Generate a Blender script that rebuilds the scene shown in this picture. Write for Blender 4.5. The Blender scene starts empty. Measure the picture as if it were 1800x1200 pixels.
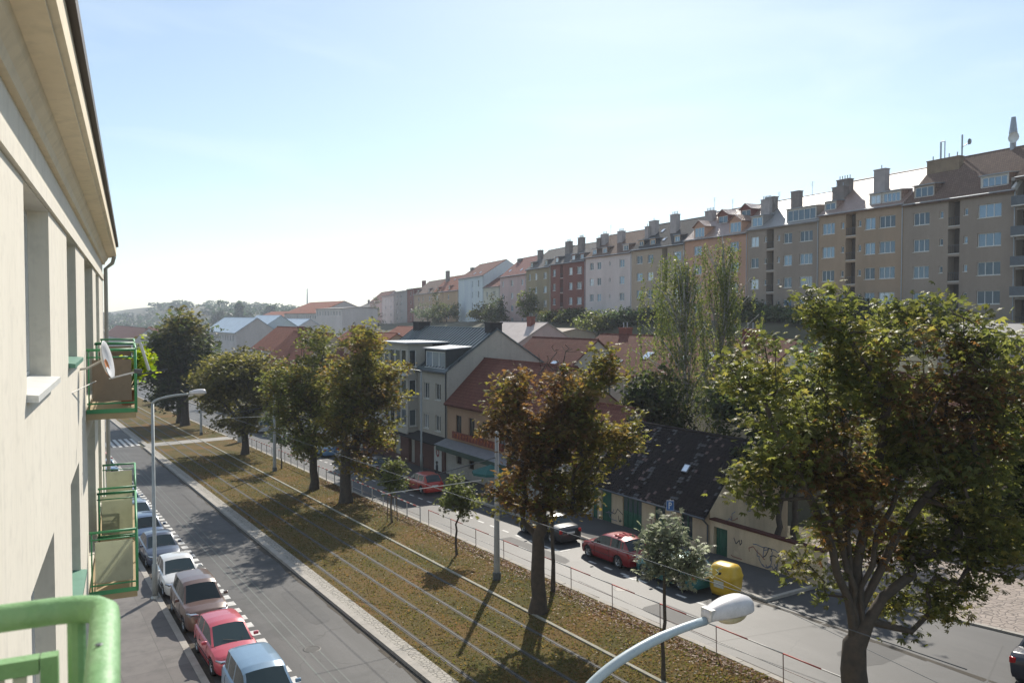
import bpy, bmesh, math, random
import numpy as np
from mathutils import Vector, Matrix
random.seed(7)
R = math.radians
sc = bpy.context.scene
COL = sc.collection
# ------------------------------------------------------------------ camera
H = 11.8; SL = 0.0291
YAW = R(31.86); PIT = math.atan(44/1400)
Fh = np.array([math.sin(YAW), math.cos(YAW), 0.]); Rt = np.array([math.cos(YAW), -math.sin(YAW), 0.]); Zv = np.array([0, 0, 1.])
Fc = Fh*math.cos(PIT)-Zv*math.sin(PIT); Up = Fh*math.sin(PIT)+Zv*math.cos(PIT); CP = np.array([0, 0, H])
cam = bpy.data.cameras.new('camera'); cam.lens = 28.0; cam.sensor_width = 36; cam.clip_start = .05; cam.clip_end = 9000
co = bpy.data.objects.new('camera', cam); COL.objects.link(co); co.location = (0, 0, H)
co.rotation_euler = (R(90)-PIT, 0, -YAW); sc.camera = co
cam.dof.use_dof = True; cam.dof.focus_distance = 45; cam.dof.aperture_fstop = 6.3
# ------------------------------------------------------------------ light
SUN_AZ, SUN_EL = 39.5, 37.0       # azimuth from +Y towards +X
w = bpy.data.worlds.new('World'); sc.world = w; w.use_nodes = True
nt = w.node_tree; nt.nodes.clear()
sky = nt.nodes.new('ShaderNodeTexSky'); sky.sky_type = 'NISHITA'; sky.sun_disc = False
sky.sun_elevation = R(SUN_EL); sky.sun_rotation = R(SUN_AZ); sky.air_density = 1.0; sky.dust_density = .4; sky.ozone_density = 1.6; sky.altitude = 250
bg = nt.nodes.new('ShaderNodeBackground'); bg.inputs[1].default_value = 0.102
wo = nt.nodes.new('ShaderNodeOutputWorld'); tn = nt.nodes.new('ShaderNodeMix'); tn.data_type = 'RGBA'; tn.blend_type = 'MULTIPLY'; tn.inputs[0].default_value = 1; tn.inputs[7].default_value = (.98, 1.02, 1.0, 1); nt.links.new(sky.outputs[0], tn.inputs[6]); 
tc = nt.nodes.new('ShaderNodeTexCoord'); mp = nt.nodes.new('ShaderNodeMapping'); mp.inputs['Scale'].default_value = (1.2, 2.2, 9); mp.inputs['Rotation'].default_value = (.25, .1, .5); nt.links.new(tc.outputs['Generated'], mp.inputs[0])
cn = nt.nodes.new('ShaderNodeTexNoise'); cn.inputs['Scale'].default_value = 1.6; cn.inputs['Detail'].default_value = 7; cn.inputs['Distortion'].default_value = .8; nt.links.new(mp.outputs[0], cn.inputs['Vector'])
cr_ = nt.nodes.new('ShaderNodeMapRange'); cr_.inputs[1].default_value = .45; cr_.inputs[2].default_value = .8; cr_.inputs[3].default_value = .16; cr_.inputs[4].default_value = .42; nt.links.new(cn.outputs[0], cr_.inputs[0])
cm = nt.nodes.new('ShaderNodeMix'); cm.data_type = 'RGBA'; cm.inputs[7].default_value = (8.2, 9.0, 9.6, 1); nt.links.new(cr_.outputs[0], cm.inputs[0]); nt.links.new(tn.outputs[2], cm.inputs[6]); nt.links.new(cm.outputs[2], bg.inputs[0]); nt.links.new(bg.outputs[0], wo.inputs[0])
sl = bpy.data.lights.new('sun', 'SUN'); sl.energy = 4.8; sl.angle = R(.6); sl.color = (1, .93, .82)
so = bpy.data.objects.new('sun', sl); COL.objects.link(so)
sd = Vector((math.sin(R(SUN_AZ))*math.cos(R(SUN_EL)), math.cos(R(SUN_AZ))*math.cos(R(SUN_EL)), math.sin(R(SUN_EL))))
so.rotation_euler = sd.to_track_quat('Z', 'Y').to_euler(); so.location = sd*60
sc.view_settings.view_transform = 'Standard'; sc.view_settings.look = 'None'; sc.view_settings.exposure = 0.38; sc.view_settings.gamma = 1
# ------------------------------------------------------------------ measuring: photo position + a known plane -> point in the place
def ray(x, y): return Fc+(x-900)/1400*Rt+(600-y)/1400*Up
def onX(x, y, X): d = ray(x, y); return CP+d*(X/d[0])
def onY(x, y, Y): d = ray(x, y); return CP+d*(Y/d[1])
def gnd(x, y): d = ray(x, y); return CP+d*(-H/(d[2]+SL*d[1]))
def onplane(x, y, P, n):
    d = ray(x, y); n = np.array(n, float); return CP+d*(((np.array(P)-CP)@n)/(d@n))
def S(y): return -SL*y if y < 240 else -SL*240-.006*(min(y, 900)-240)
# ------------------------------------------------------------------ materials
def nn(t, k, **kw):
    n = t.nodes.new('ShaderNode'+k)
    for a, b in kw.items():
        if a.startswith('i_'): n.inputs[int(a[2:])].default_value = b
        else: setattr(n, a, b)
    return n
def mixc(t, fac, a, b):
    m = t.nodes.new('ShaderNodeMix'); m.data_type = 'RGBA'
    for s_, v in ((0, fac), (6, a), (7, b)):
        if hasattr(v, 'links') or hasattr(v, 'is_linked'): t.links.new(v, m.inputs[s_])
        else: m.inputs[s_].default_value = v if s_ == 0 else (*v, 1)
    return m.outputs[2]
def ramp(t, v, a, b):
    m = nn(t, 'MapRange', clamp=True); t.links.new(v, m.inputs[0]); m.inputs[1].default_value = a; m.inputs[2].default_value = b; return m.outputs[0]
def noise(t, vec, sc_, det=4, rough=.6):
    n = nn(t, 'TexNoise'); n.inputs['Scale'].default_value = sc_; n.inputs['Detail'].default_value = det; n.inputs['Roughness'].default_value = rough
    if vec is not None: t.links.new(vec, n.inputs['Vector'])
    return n.outputs[0]
def scaled(t, vec, s_):
    m = nn(t, 'Mapping'); m.inputs['Scale'].default_value = s_; t.links.new(vec, m.inputs[0]); return m.outputs[0]
MC = {}
def mat(name, col, rough=.8, col2=None, ns=3., fs=None, metal=0., bump=0., spec=.5, streak=False, coord='Object', coat=0.):
    """painted, rendered or metal surface: base colour broken up by large stains (col2) and fine grain"""
    if name in MC: return MC[name]
    m = bpy.data.materials.new(name); m.use_nodes = True; t = m.node_tree; b = t.nodes['Principled BSDF']
    b.inputs['Roughness'].default_value = rough; b.inputs['Metallic'].default_value = metal; b.inputs['Specular IOR Level'].default_value = spec
    b.inputs['Coat Weight'].default_value = coat
    if col2 is None: col2 = tuple(c*.8 for c in col)
    vec = nn(t, 'TexCoord').outputs[coord]
    v1 = scaled(t, vec, (1, 1, .25)) if streak else vec
    n1 = noise(t, v1, ns, 5, .65); c = mixc(t, ramp(t, n1, .38, .68), col, col2)
    if streak: n5 = noise(t, scaled(t, vec, (5, 5, .22)), 1., 5, .7); c = mixc(t, ramp(t, n5, .5, .85), c, tuple(x*.80 for x in col)); n6 = noise(t, vec, .9, 6, .75); c = mixc(t, ramp(t, n6, .6, .66), c, tuple(x*.93 for x in col))
    n2 = noise(t, vec, fs or ns*14, 3, .7); dk = tuple(x*.72 for x in col)
    c = mixc(t, ramp(t, n2, .5, .95), c, dk); t.links.new(c, b.inputs['Base Color'])
    if bump:
        bp = nn(t, 'Bump'); bp.inputs['Strength'].default_value = bump; bp.inputs['Distance'].default_value = .02
        t.links.new(n2, bp.inputs['Height']); t.links.new(bp.outputs[0], b.inputs['Normal'])
    MC[name] = m; return m
def tile_mat(name, col, col2, row=.33, colw=.24, rough=.85, spec=.2, seam=None):
    """roof covering laid out in metres on the roof's own UV: rows and columns of tiles, single tiles of other shades"""
    if name in MC: return MC[name]
    m = bpy.data.materials.new(name); m.use_nodes = True; t = m.node_tree; b = t.nodes['Principled BSDF']
    b.inputs['Roughness'].default_value = rough; b.inputs['Specular IOR Level'].default_value = spec
    uv = nn(t, 'TexCoord').outputs['UV']
    br = nn(t, 'TexBrick', offset=.5); t.links.new(uv, br.inputs['Vector'])
    br.inputs['Scale'].default_value = 1; br.inputs['Brick Width'].default_value = colw; br.inputs['Row Height'].default_value = row; br.inputs['Mortar Size'].default_value = .018
    br.inputs['Color1'].default_value = (*col, 1); br.inputs['Color2'].default_value = (*col2, 1); br.inputs['Mortar'].default_value = (*[c*.4 for c in col], 1)
    n = noise(t, uv, .6, 6, .7); c = mixc(t, ramp(t, n, .45, .75), br.outputs['Color'], tuple(c*.6 for c in col2)); t.links.new(c, b.inputs['Base Color'])
    wv = nn(t, 'TexWave', wave_type='BANDS', bands_direction='Y', wave_profile='SAW'); wv.inputs['Scale'].default_value = 1/(row*3.14159*2)*3.14159; t.links.new(uv, wv.inputs['Vector'])
    bp = nn(t, 'Bump'); bp.inputs['Strength'].default_value = .5; bp.inputs['Distance'].default_value = .04; t.links.new(wv.outputs['Fac'], bp.inputs['Height']); t.links.new(bp.outputs[0], b.inputs['Normal'])
    MC[name] = m; return m
def leaf_mat():
    m = bpy.data.materials.new('leaf'); m.use_nodes = True; t = m.node_tree; b = t.nodes['Principled BSDF']; o = t.nodes['Material Output']
    a = nn(t, 'Attribute', attribute_name='leafcol'); t.links.new(a.outputs['Color'], b.inputs['Base Color'])
    b.inputs['Roughness'].default_value = .5; b.inputs['Specular IOR Level'].default_value = .35
    tr = nn(t, 'BsdfTranslucent'); hs = nn(t, 'HueSaturation'); hs.inputs['Value'].default_value = 2.0; hs.inputs['Saturation'].default_value = 1.1; t.links.new(a.outputs['Color'], hs.inputs['Color']); t.links.new(hs.outputs[0], tr.inputs[0])
    mx = nn(t, 'MixShader'); mx.inputs[0].default_value = .56; t.links.new(b.outputs[0], mx.inputs[1]); t.links.new(tr.outputs[0], mx.inputs[2]); t.links.new(mx.outputs[0], o.inputs[0])
    return m
LEAF = leaf_mat()
def glass_mat(name, col, metal=.45, rough=.12):
    if name in MC: return MC[name]
    m = bpy.data.materials.new(name); m.use_nodes = True; t = m.node_tree; b = t.nodes['Principled BSDF']
    inf = nn(t, 'ObjectInfo'); c = mixc(t, ramp(t, inf.outputs['Random'], .2, .6), col, tuple(x*.35 for x in col)); c = mixc(t, ramp(t, inf.outputs['Random'], .80, .82), c, tuple(min(.6, x*.8+.28) for x in col)); t.links.new(c, b.inputs['Base Color'])
    b.inputs['Metallic'].default_value = metal; b.inputs['Roughness'].default_value = rough
    MC[name] = m; return m
GLASS = glass_mat('window_glass', (.20, .29, .38), .4); DGLASS = glass_mat('dark_glass', (.10, .13, .14), .25, .08)
CGLASS = glass_mat('car_glass', (.035, .055, .06), .12, .04)
WHITE = mat('white_paint', (.72, .72, .70), .45, (.62, .62, .58)); OFFW = mat('off_white', (.55, .53, .48), .6)
DARK = mat('dark_void', (.018, .018, .02), .6); RUBBER = mat('rubber', (.025, .025, .027), .8); RIM = mat('rim_metal', (.42, .43, .44), .35, metal=.7)
ZINC = mat('zinc', (.34, .36, .39), .42, (.26, .28, .31), metal=.55); IRON = mat('iron', (.10, .11, .12), .5, metal=.4)
BARK = mat('bark', (.085, .065, .048), .9, (.05, .042, .034), 4, 30, bump=.6); BBARK = mat('birch_bark', (.42, .40, .36), .8, (.12, .11, .10), 3, 20)
# ------------------------------------------------------------------ mesh collector
class MB:
    def __init__(s): s.v = []; s.f = []; s.m = []; s.uv = {}; s.mats = []
    def mi(s, m):
        if m not in s.mats: s.mats.append(m)
        return s.mats.index(m)
    def face(s, pts, m, uv=None):
        n = len(s.v); s.v += [tuple(p) for p in pts]; s.f.append(tuple(range(n, n+len(pts)))); s.m.append(s.mi(m))
        if uv: s.uv[len(s.f)-1] = uv
    def mesh(s, vs, fs, m):
        n = len(s.v); s.v += [tuple(p) for p in vs]; k = s.mi(m)
        for f in fs: s.f.append(tuple(i+n for i in f)); s.m.append(k)
    def box(s, x0, x1, y0, y1, z0, z1, m):
        vs = [(x, y, z) for x in (x0, x1) for y in (y0, y1) for z in (z0, z1)]
        s.mesh(vs, [(0, 1, 3, 2), (4, 6, 7, 5), (0, 4, 5, 1), (2, 3, 7, 6), (0, 2, 6, 4), (1, 5, 7, 3)], m)
    def obox(s, c, a, b, h, m):
        """box from centre, two half-axis vectors and a half-height vector"""
        c, a, b, h = map(Vector, (c, a, b, h)); vs = [c+i*a+j*b+k*h for i in (-1, 1) for j in (-1, 1) for k in (-1, 1)]
        s.mesh(vs, [(0, 1, 3, 2), (4, 6, 7, 5), (0, 4, 5, 1), (2, 3, 7, 6), (0, 2, 6, 4), (1, 5, 7, 3)], m)
    def tube(s, pts, r, m, n=8, caps=True):
        pts = [Vector(p) for p in pts]; rs = r if isinstance(r, (list, tuple)) else [r]*len(pts); vs = []; fs = []
        px = None
        for i, p in enumerate(pts):
            d = (pts[min(i+1, len(pts)-1)]-pts[max(i-1, 0)]).normalized()
            if px is None: px = d.orthogonal().normalized()
            px = (px-d*px.dot(d)).normalized(); py = d.cross(px)
            for k in range(n):
                a = 2*math.pi*k/n; vs.append(p+(px*math.cos(a)+py*math.sin(a))*rs[i])
        for i in range(len(pts)-1):
            for k in range(n): fs.append((i*n+k, i*n+(k+1) % n, (i+1)*n+(k+1) % n, (i+1)*n+k))
        if caps: fs.append(tuple(range(n))[::-1]); fs.append(tuple(range((len(pts)-1)*n, len(pts)*n)))
        s.mesh(vs, fs, m)
    def lathe(s, c, prof, m, n=16, axis=(0, 0, 1)):
        q = Vector((0, 0, 1)).rotation_difference(Vector(axis)); vs = []; fs = []; c = Vector(c)
        for r, z in prof:
            for k in range(n): a = 2*math.pi*k/n; vs.append(c+q@Vector((r*math.cos(a), r*math.sin(a), z)))
        for i in range(len(prof)-1):
            for k in range(n): fs.append((i*n+k, i*n+(k+1) % n, (i+1)*n+(k+1) % n, (i+1)*n+k))
        s.mesh(vs, fs, m)
    def build(s, name, parent=None, loc=(0, 0, 0), rot=(0, 0, 0), smooth=False, bevel=0):
        me = bpy.data.meshes.new(name); me.from_pydata(s.v, [], s.f)
        for m in s.mats: me.materials.append(m)
        me.polygons.foreach_set('material_index', s.m)
        if s.uv:
            ul = me.uv_layers.new(name='UVMap')
            for fi, uv in s.uv.items():
                for li, q in zip(me.polygons[fi].loop_indices, uv): ul.data[li].uv = q
        if smooth: me.polygons.foreach_set('use_smooth', [True]*len(s.f))
        me.update()
        o = bpy.data.objects.new(name, me); COL.objects.link(o); o.parent = parent; o.location = loc; o.rotation_euler = rot
        if bevel:
            b = o.modifiers.new('bevel', 'BEVEL'); b.width = bevel; b.segments = 2; b.limit_method = 'ANGLE'
        return o
def link(me, name, parent=None, loc=(0, 0, 0), rot=(0, 0, 0)):
    o = bpy.data.objects.new(name, me); COL.objects.link(o); o.parent = parent; o.location = loc; o.rotation_euler = rot; return o
def tag(o, label, cat, group=None, kind=None):
    if label: o['label'] = label
    if cat: o['category'] = cat
    if group: o['group'] = group
    if kind: o['kind'] = kind
    return o
def thing(name, label, cat, loc, rotz=0., group=None, rot=None):
    o = bpy.data.objects.new(name, None); COL.objects.link(o); o.location = loc; o.rotation_euler = rot or (0, 0, rotz); o.empty_display_size = .3
    return tag(o, label, cat, group)
def struct(o, label=None):
    o['kind'] = 'structure'
    if label: o['label'] = label
    return o
SLX = -math.atan(SL)   # the street falls away along +Y
# ------------------------------------------------------------------ ground
def sm(a, b, x): t = min(1, max(0, (x-a)/(b-a))); return t*t*(3-2*t)
RY = [0, 35, 110, 153, 214, 272, 381, 500]; RX = [84, 85.2, 92.5, 99, 112, 124, 147, 170]; RZ = [11.2, 11.2, 11.2, 10.8, 10.2, 9.4, 7.5, 5]
def G(x, y):
    g = S(y); xr = np.interp(y, RY, RX); hb = np.interp(y, RY, RZ)
    if x > 33: g = g+(hb-g)*sm(xr-34, xr-3, x)
    r = math.hypot(x, y)
    if r > 450 and y > 0: g += (15+4*math.sin(x*.006+1)+3*math.sin(x*.017+y*.004))*sm(480, 1250, r)
    return g
gm = MB()
xs = [-1800, -1200, -800, -500, -300, -150, -80, -40, -15, 0, 33]+[33+3*i for i in range(1, 24)]+[110, 120, 130, 145, 160, 180, 220, 300, 450, 700, 1000, 1400, 2000]
ys = [-80, -40, -15, 0, 15, 30]+list(range(40, 400, 12))+[420, 460, 520, 600, 700, 800, 900, 1000, 1150, 1300, 1500, 1800, 2300]
vs = [(x, y, G(x, y)-.004) for y in ys for x in xs]; nx = len(xs)
fs = [(j*nx+i, j*nx+i+1, (j+1)*nx+i+1, (j+1)*nx+i) for j in range(len(ys)-1) for i in range(nx-1)]
gm.mesh(vs, fs, mat('ground_scrub', (.055, .06, .028), .95, (.09, .075, .045), .12, 2.5, bump=.4))
struct(gm.build('ground', smooth=True), 'scrubby dark ground under houses and on the slope')
def strip(mb, x0, x1, y0, y1, dz, m, n=1):
    mb.face([(x0, y0, S(y0)+dz), (x1, y0, S(y0)+dz), (x1, y1, S(y1)+dz), (x0, y1, S(y1)+dz)], m)
def slab(mb, x0, x1, y0, y1, dz, m, th=.3):
    n = len(mb.v); mb.box(x0, x1, y0, y1, -th, dz, m)
    for i in range(n, len(mb.v)): v = mb.v[i]; mb.v[i] = (v[0], v[1], v[2]+S(v[1]))
def asphalt(name, a, b, patch, rg=.68):
    m = bpy.data.materials.new(name); m.use_nodes = True; t = m.node_tree; bs = t.nodes['Principled BSDF']; vec = nn(t, 'TexCoord').outputs['Object']
    n1 = noise(t, scaled(t, vec, (1, .12, 1)), .9, 5, .6); c = mixc(t, ramp(t, n1, .4, .65), a, b)
    n3 = noise(t, vec, .35, 4, .6); c = mixc(t, ramp(t, n3, .5, .62), c, patch)
    n2 = noise(t, vec, 28, 3, .8); c = mixc(t, ramp(t, n2, .45, .9), c, tuple(x*.55 for x in a)); t.links.new(c, bs.inputs['Base Color'])
    vo = nn(t, 'TexVoronoi', feature='DISTANCE_TO_EDGE'); vo.inputs['Scale'].default_value = .22; wp = nn(t, 'Mapping'); t.links.new(vec, wp.inputs[0]); nz = nn(t, 'TexNoise'); nz.inputs['Scale'].default_value = 1.3; t.links.new(vec, nz.inputs['Vector']); vm = nn(t, 'VectorMath', operation='MULTIPLY_ADD'); vm.inputs[1].default_value = (.6, .6, .6); t.links.new(nz.outputs['Color'], vm.inputs[0]); t.links.new(vec, vm.inputs[2]); t.links.new(vm.outputs[0], vo.inputs['Vector']); c = mixc(t, ramp(t, vo.outputs[0], .0, .006), tuple(x*.75 for x in a), c); t.links.new(c, bs.inputs['Base Color'])
    bs.inputs['Roughness'].default_value = rg; bs.inputs['Specular IOR Level'].default_value = .4
    bp = nn(t, 'Bump'); bp.inputs['Strength'].default_value = .25; bp.inputs['Distance'].default_value = .01; t.links.new(n2, bp.inputs['Height']); t.links.new(bp.outputs[0], bs.inputs['Normal'])
    return m
ASL = asphalt('asphalt_left', (.058, .056, .055), (.085, .082, .08), (.048, .047, .046)); ASR = asphalt('asphalt_right', (.052, .052, .053), (.075, .074, .074), (.044, .044, .045), .6)
KERB = mat('kerb_stone', (.36, .33, .29), .85, (.27, .25, .22), 1.5, 12, bump=.3); LIME = mat('road_paint', (.62, .61, .58), .7, (.40, .39, .37), 5, 25)
def cobble(name, a, b, s_):
    m = bpy.data.materials.new(name); m.use_nodes = True; t = m.node_tree; bs = t.nodes['Principled BSDF']; vec = nn(t, 'TexCoord').outputs['Object']
    vo = nn(t, 'TexVoronoi'); vo.inputs['Scale'].default_value = s_; t.links.new(vec, vo.inputs['Vector']); ve = nn(t, 'TexVoronoi', feature='DISTANCE_TO_EDGE'); ve.inputs['Scale'].default_value = s_; t.links.new(vec, ve.inputs['Vector'])
    c = mixc(t, ramp(t, noise(t, vo.outputs['Position'], 5, 2), .3, .7), a, b); c = mixc(t, ramp(t, ve.outputs[0], .0, .07), tuple(x*.35 for x in b), c); t.links.new(c, bs.inputs['Base Color']); bs.inputs['Roughness'].default_value = .8
    bp = nn(t, 'Bump'); bp.inputs['Strength'].default_value = .6; bp.inputs['Distance'].default_value = .03; t.links.new(ramp(t, ve.outputs[0], 0, .12), bp.inputs['Height']); t.links.new(bp.outputs[0], bs.inputs['Normal'])
    return m
COB = cobble('cobbles', (.36, .33, .28), (.26, .24, .21), 5.5); COB2 = cobble('square_cobbles', (.33, .27, .23), (.22, .18, .155), 3.2)
Y0, Y1 = -30, 238
rd = MB(); strip(rd, 5.4, 11.7, Y0, Y1, .0, ASL); struct(rd.build('road'), 'grey asphalt road on the near side of the tram strip')
rd = MB(); strip(rd, 21.75, 27.6, Y0, Y1, .0, ASR); strip(rd, 27.6, 62, Y0, 23.4, .0, ASR)
struct(rd.build('road'), 'grey asphalt road on the far side of the tram strip')
# pavement in front of the near building
pv = MB()
def PL(y): return -1.2+.11*y
pmat = bpy.data.materials.new('paving'); pmat.use_nodes = True; t = pmat.node_tree; bs = t.nodes['Principled BSDF']; vec = nn(t, 'TexCoord').outputs['Object']
br = nn(t, 'TexBrick', offset=0.); t.links.new(vec, br.inputs['Vector']); br.inputs['Scale'].default_value = 1; br.inputs['Brick Width'].default_value = 1.45; br.inputs['Row Height'].default_value = 1.9; br.inputs['Mortar Size'].default_value = .012
br.inputs['Color1'].default_value = (.125, .112, .106, 1); br.inputs['Color2'].default_value = (.15, .137, .128, 1); br.inputs['Mortar'].default_value = (.08, .075, .07, 1)
n2 = noise(t, vec, 1.3, 5, .7); c = mixc(t, ramp(t, n2, .45, .7), br.outputs['Color'], (.095, .088, .083)); t.links.new(c, bs.inputs['Base Color']); bs.inputs['Roughness'].default_value = .85
pv.face([(PL(Y0), Y0, S(Y0)+.12), (5.15, Y0, S(Y0)+.12), (5.15, Y1, S(Y1)+.12), (PL(22)-12, Y1, S(Y1)+.12), (PL(22)-12, 26, S(26)+.12), (PL(22), 24, S(24)+.12)], pmat)
struct(pv.build('pavement'), 'grey slab pavement below the near building')
kb = MB(); y = Y0
while y < 130:
    slab(kb, 5.152, 5.4, y, y+.99, .13+random.uniform(-.004, .004), KERB); y += 1.0
struct(kb.build('kerb'), 'stone kerb beside the parked cars')
kb = MB(); y = 5
while y < Y1-1:
    if not 96.3 < y < 99.6: slab(kb, 11.7, 12.0, y, y+1.49, .14+random.uniform(-.006, .006), KERB)
    y += 1.5
struct(kb.build('kerb'), 'pale stone kerb between the near road and the tram strip')
cb = MB(); slab(cb, 12.0, 12.5, 5, Y1, .12, COB); struct(cb.build('cobble_edging'), 'band of pale cobbles along the tram strip')
kb = MB(); y = 5
while y < Y1-1:
    if not 98 < y < 101: slab(kb, 21.5, 21.75, y, y+1.19, .14+random.uniform(-.01, .01), KERB)
    y += 1.2
struct(kb.build('kerb'), 'weathered stone kerb along the far road')
# tram strip
gr = bpy.data.materials.new('dry_grass'); gr.use_nodes = True; t = gr.node_tree; bs = t.nodes['Principled BSDF']; vec = nn(t, 'TexCoord').outputs['Object']
n1 = noise(t, scaled(t, vec, (1, .3, 1)), .55, 6, .65); c = mixc(t, ramp(t, n1, .38, .64), (.085, .078, .026), (.165, .105, .044))
n3 = noise(t, vec, .22, 3, .6); c = mixc(t, ramp(t, n3, .5, .66), c, (.20, .105, .042))
n2 = noise(t, vec, 11, 5, .8); c = mixc(t, ramp(t, n2, .4, .8), c, (.08, .078, .028)); t.links.new(c, bs.inputs['Base Color']); bs.inputs['Roughness'].default_value = .95; bs.inputs['Specular IOR Level'].default_value = .1
bp = nn(t, 'Bump'); bp.inputs['Strength'].default_value = .9; bp.inputs['Distance'].default_value = .06; t.links.new(n2, bp.inputs['Height']); t.links.new(bp.outputs[0], bs.inputs['Normal'])
ts = MB(); strip(ts, 12.5, 21.5, 5, Y1, .12, gr); struct(ts.build('tram_strip'), 'strip of dry grass carrying the tram tracks')
pt = MB(); PA = mat('path_concrete', (.33, .31, .28), .9, (.25, .235, .21), .8, 9)
pt.face([(12.0, 96.2, S(96.2)+.128), (21.5, 97.2, S(97.2)+.128), (21.5, 100.2, S(100.2)+.128), (12.0, 99.4, S(99.4)+.128)], PA); struct(pt.build('path'), 'pale footpath crossing the tram strip')
for k, x in enumerate((12.95, 14.42, 15.72, 17.16)):
    rl = MB(); RM = mat('rail_steel', (.12, .12, .12), .75, (.075, .07, .06), metal=.2, spec=.25); DRT = mat('rail_dirt', (.07, .06, .045), .9)
    strip(rl, x-.10, x-.036, 5, Y1, .124, DRT); strip(rl, x+.036, x+.10, 5, Y1, .124, DRT); slab(rl, x-.028, x+.028, 5, Y1, .135, RM, .02)
    tag(rl.build('tram_rail'), ['tram rail nearest the near kerb', 'tram rail second from the near kerb', 'tram rail third from the near kerb', 'tram rail nearest the pale concrete edging'][k], 'rail', 'tram rails in the grass')
ed = MB(); slab(ed, 18.1, 18.24, 5, Y1, .17, mat('edging', (.31, .295, .25), .9, (.24, .23, .17), 2, 12)); struct(ed.build('track_edging'), 'thin pale concrete edging beside the tracks')
# right pavement, side street
pv = MB(); slab(pv, 27.8, 31.25, 23.6, Y1, .12, mat('pavement_tar', (.06, .058, .058), .9, (.08, .077, .075), .6, 12)); struct(pv.build('pavement'), 'dark asphalt pavement in front of the shops')
kb = MB(); slab(kb, 27.6, 27.8, 23.4, Y1, .13, KERB); slab(kb, 27.8, 31.2, 23.4, 23.6, .13, KERB); struct(kb.build('kerb'), 'kerb of the shaded pavement')
a = gnd(1620, 1075); b = gnd(1794, 1117)
d = (b-a)/np.linalg.norm((b-a)[:2]); p0 = a-d*9; p1 = b+d*12; nrm = np.array([-d[1], d[0], 0.])
if nrm[0] < 0: nrm = -nrm
q0 = p0+nrm*25; q1 = p1+nrm*25
cs = MB(); cs.face([(p[0], p[1], S(p[1])+.006) for p in (p0, p1, q1, q0)], COB2); struct(cs.build('cobbled_square'), 'patch of pinkish cobblestones beside the side street')
kb = MB()
L_ = int(np.linalg.norm((p1-p0)[:2]))
for i in range(L_):
    c = p0+d*(i+.5); kb.obox((c[0], c[1], S(c[1])+.03), tuple(d*.49), tuple(nrm*.1), (0, 0, .05), KERB)
struct(kb.build('kerb'), 'row of pale kerb stones around the cobbles')
# markings
mk = MB(); y = 12
while y < 92: strip(mk, 7.78, 8.12, y, y+.58, .004, LIME); y += 1.06
tag(struct(mk.build('road_marking'), 'dashed white line of square blocks beside the parked cars'), None, None)
mk = MB(); y = 36
while y < 92: strip(mk, 24.85, 25.0, y, y+.7, .004, LIME); y += 1.5
y = 24.5
while y < 33: strip(mk, 25.1, 25.25, y, y+.6, .004, LIME); y += 1.3
for yy in (29.0, 35.2): strip(mk, 25.0, 25.7, yy, yy+.14, .008, LIME); strip(mk, 24.95, 25.1, yy+.14, yy+.9, .004, LIME)
struct(mk.build('road_marking'), 'dashed white parking line on the far road')
mk = MB()
for i in range(6): strip(mk, 8.3+i*.62, 8.3+i*.62+.34, 99, 107, .004, LIME)
struct(mk.build('road_marking'), 'zebra crossing stripes on the near road')
mk = MB(); TR = mat('wheel_track', (.10, .115, .105), .7, (.075, .08, .076), 2, 20)
for x in (8.75, 9.15, 9.5): strip(mk, x, x+.06, 6, 95, .004, TR)
struct(mk.build('road_seams'), 'thin pale greenish seam lines along the near road')
mk = MB(); TAR = mat('tar_seam', (.03, .03, .03), .6)
for x0_, y0_, x1_, y1_ in ((8.6, 23.7, 11.6, 26.6), (8.2, 52, 11.6, 53), (22, 12, 31, 15.2), (22, 21.5, 31, 19.6)):
    mk.face([(x0_, y0_, S(y0_)+.004), (x1_, y1_, S(y1_)+.004), (x1_, y1_+.06, S(y1_+.06)+.004), (x0_, y0_+.06, S(y0_+.06)+.004)], TAR)
struct(mk.build('tar_seams'), 'dark tar seams in the asphalt')
mk = MB(); PT = mat('asphalt_patch', (.046, .045, .045), .75, (.06, .058, .057), 1.5, 30)
for cx_, cy_, a_, b_ in ((9.7, 22.5, .9, 1.6), (10.6, 34.5, .5, 2.6), (8.9, 47, .6, 1.2), (10.2, 63, .8, 2.2), (23.2, 24.5, .7, 1.5), (24.1, 36.5, .45, 3.2), (26.5, 17.5, 1.3, .8), (30., 19.2, .7, 1.1), (24.0, 13.5, .8, 1.2)):
    P_ = []
    for i in range(14): t_ = 2*math.pi*i/14; x_ = cx_+a_*math.copysign(abs(math.cos(t_))**.4, math.cos(t_))*random.uniform(.9, 1.06); y_ = cy_+b_*math.copysign(abs(math.sin(t_))**.4, math.sin(t_))*random.uniform(.93, 1.05); P_.append((x_, y_, S(y_)+.003))
    mk.face(P_, PT)
struct(mk.build('asphalt_patches'), 'darker repaired patches in the asphalt')
mk = MB(); GD = mat('gutter_dirt', (.045, .038, .03), .95, (.075, .062, .045), 3, 30)
for x0_, sg_ in ((11.68, -1), (21.77, 1), (27.58, -1), (5.42, 1)):
    for y_ in range(10, 100, 2): a_, b_ = random.uniform(.12, .3), random.uniform(.12, .3); mk.face([(x0_, y_, S(y_)+.0035), (x0_, y_+2, S(y_+2)+.0035), (x0_+sg_*b_, y_+2, S(y_+2)+.0035), (x0_+sg_*a_, y_, S(y_)+.0035)][::sg_], GD)
struct(mk.build('gutter_dirt'), 'dirt and grit collected along the kerbs')
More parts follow.
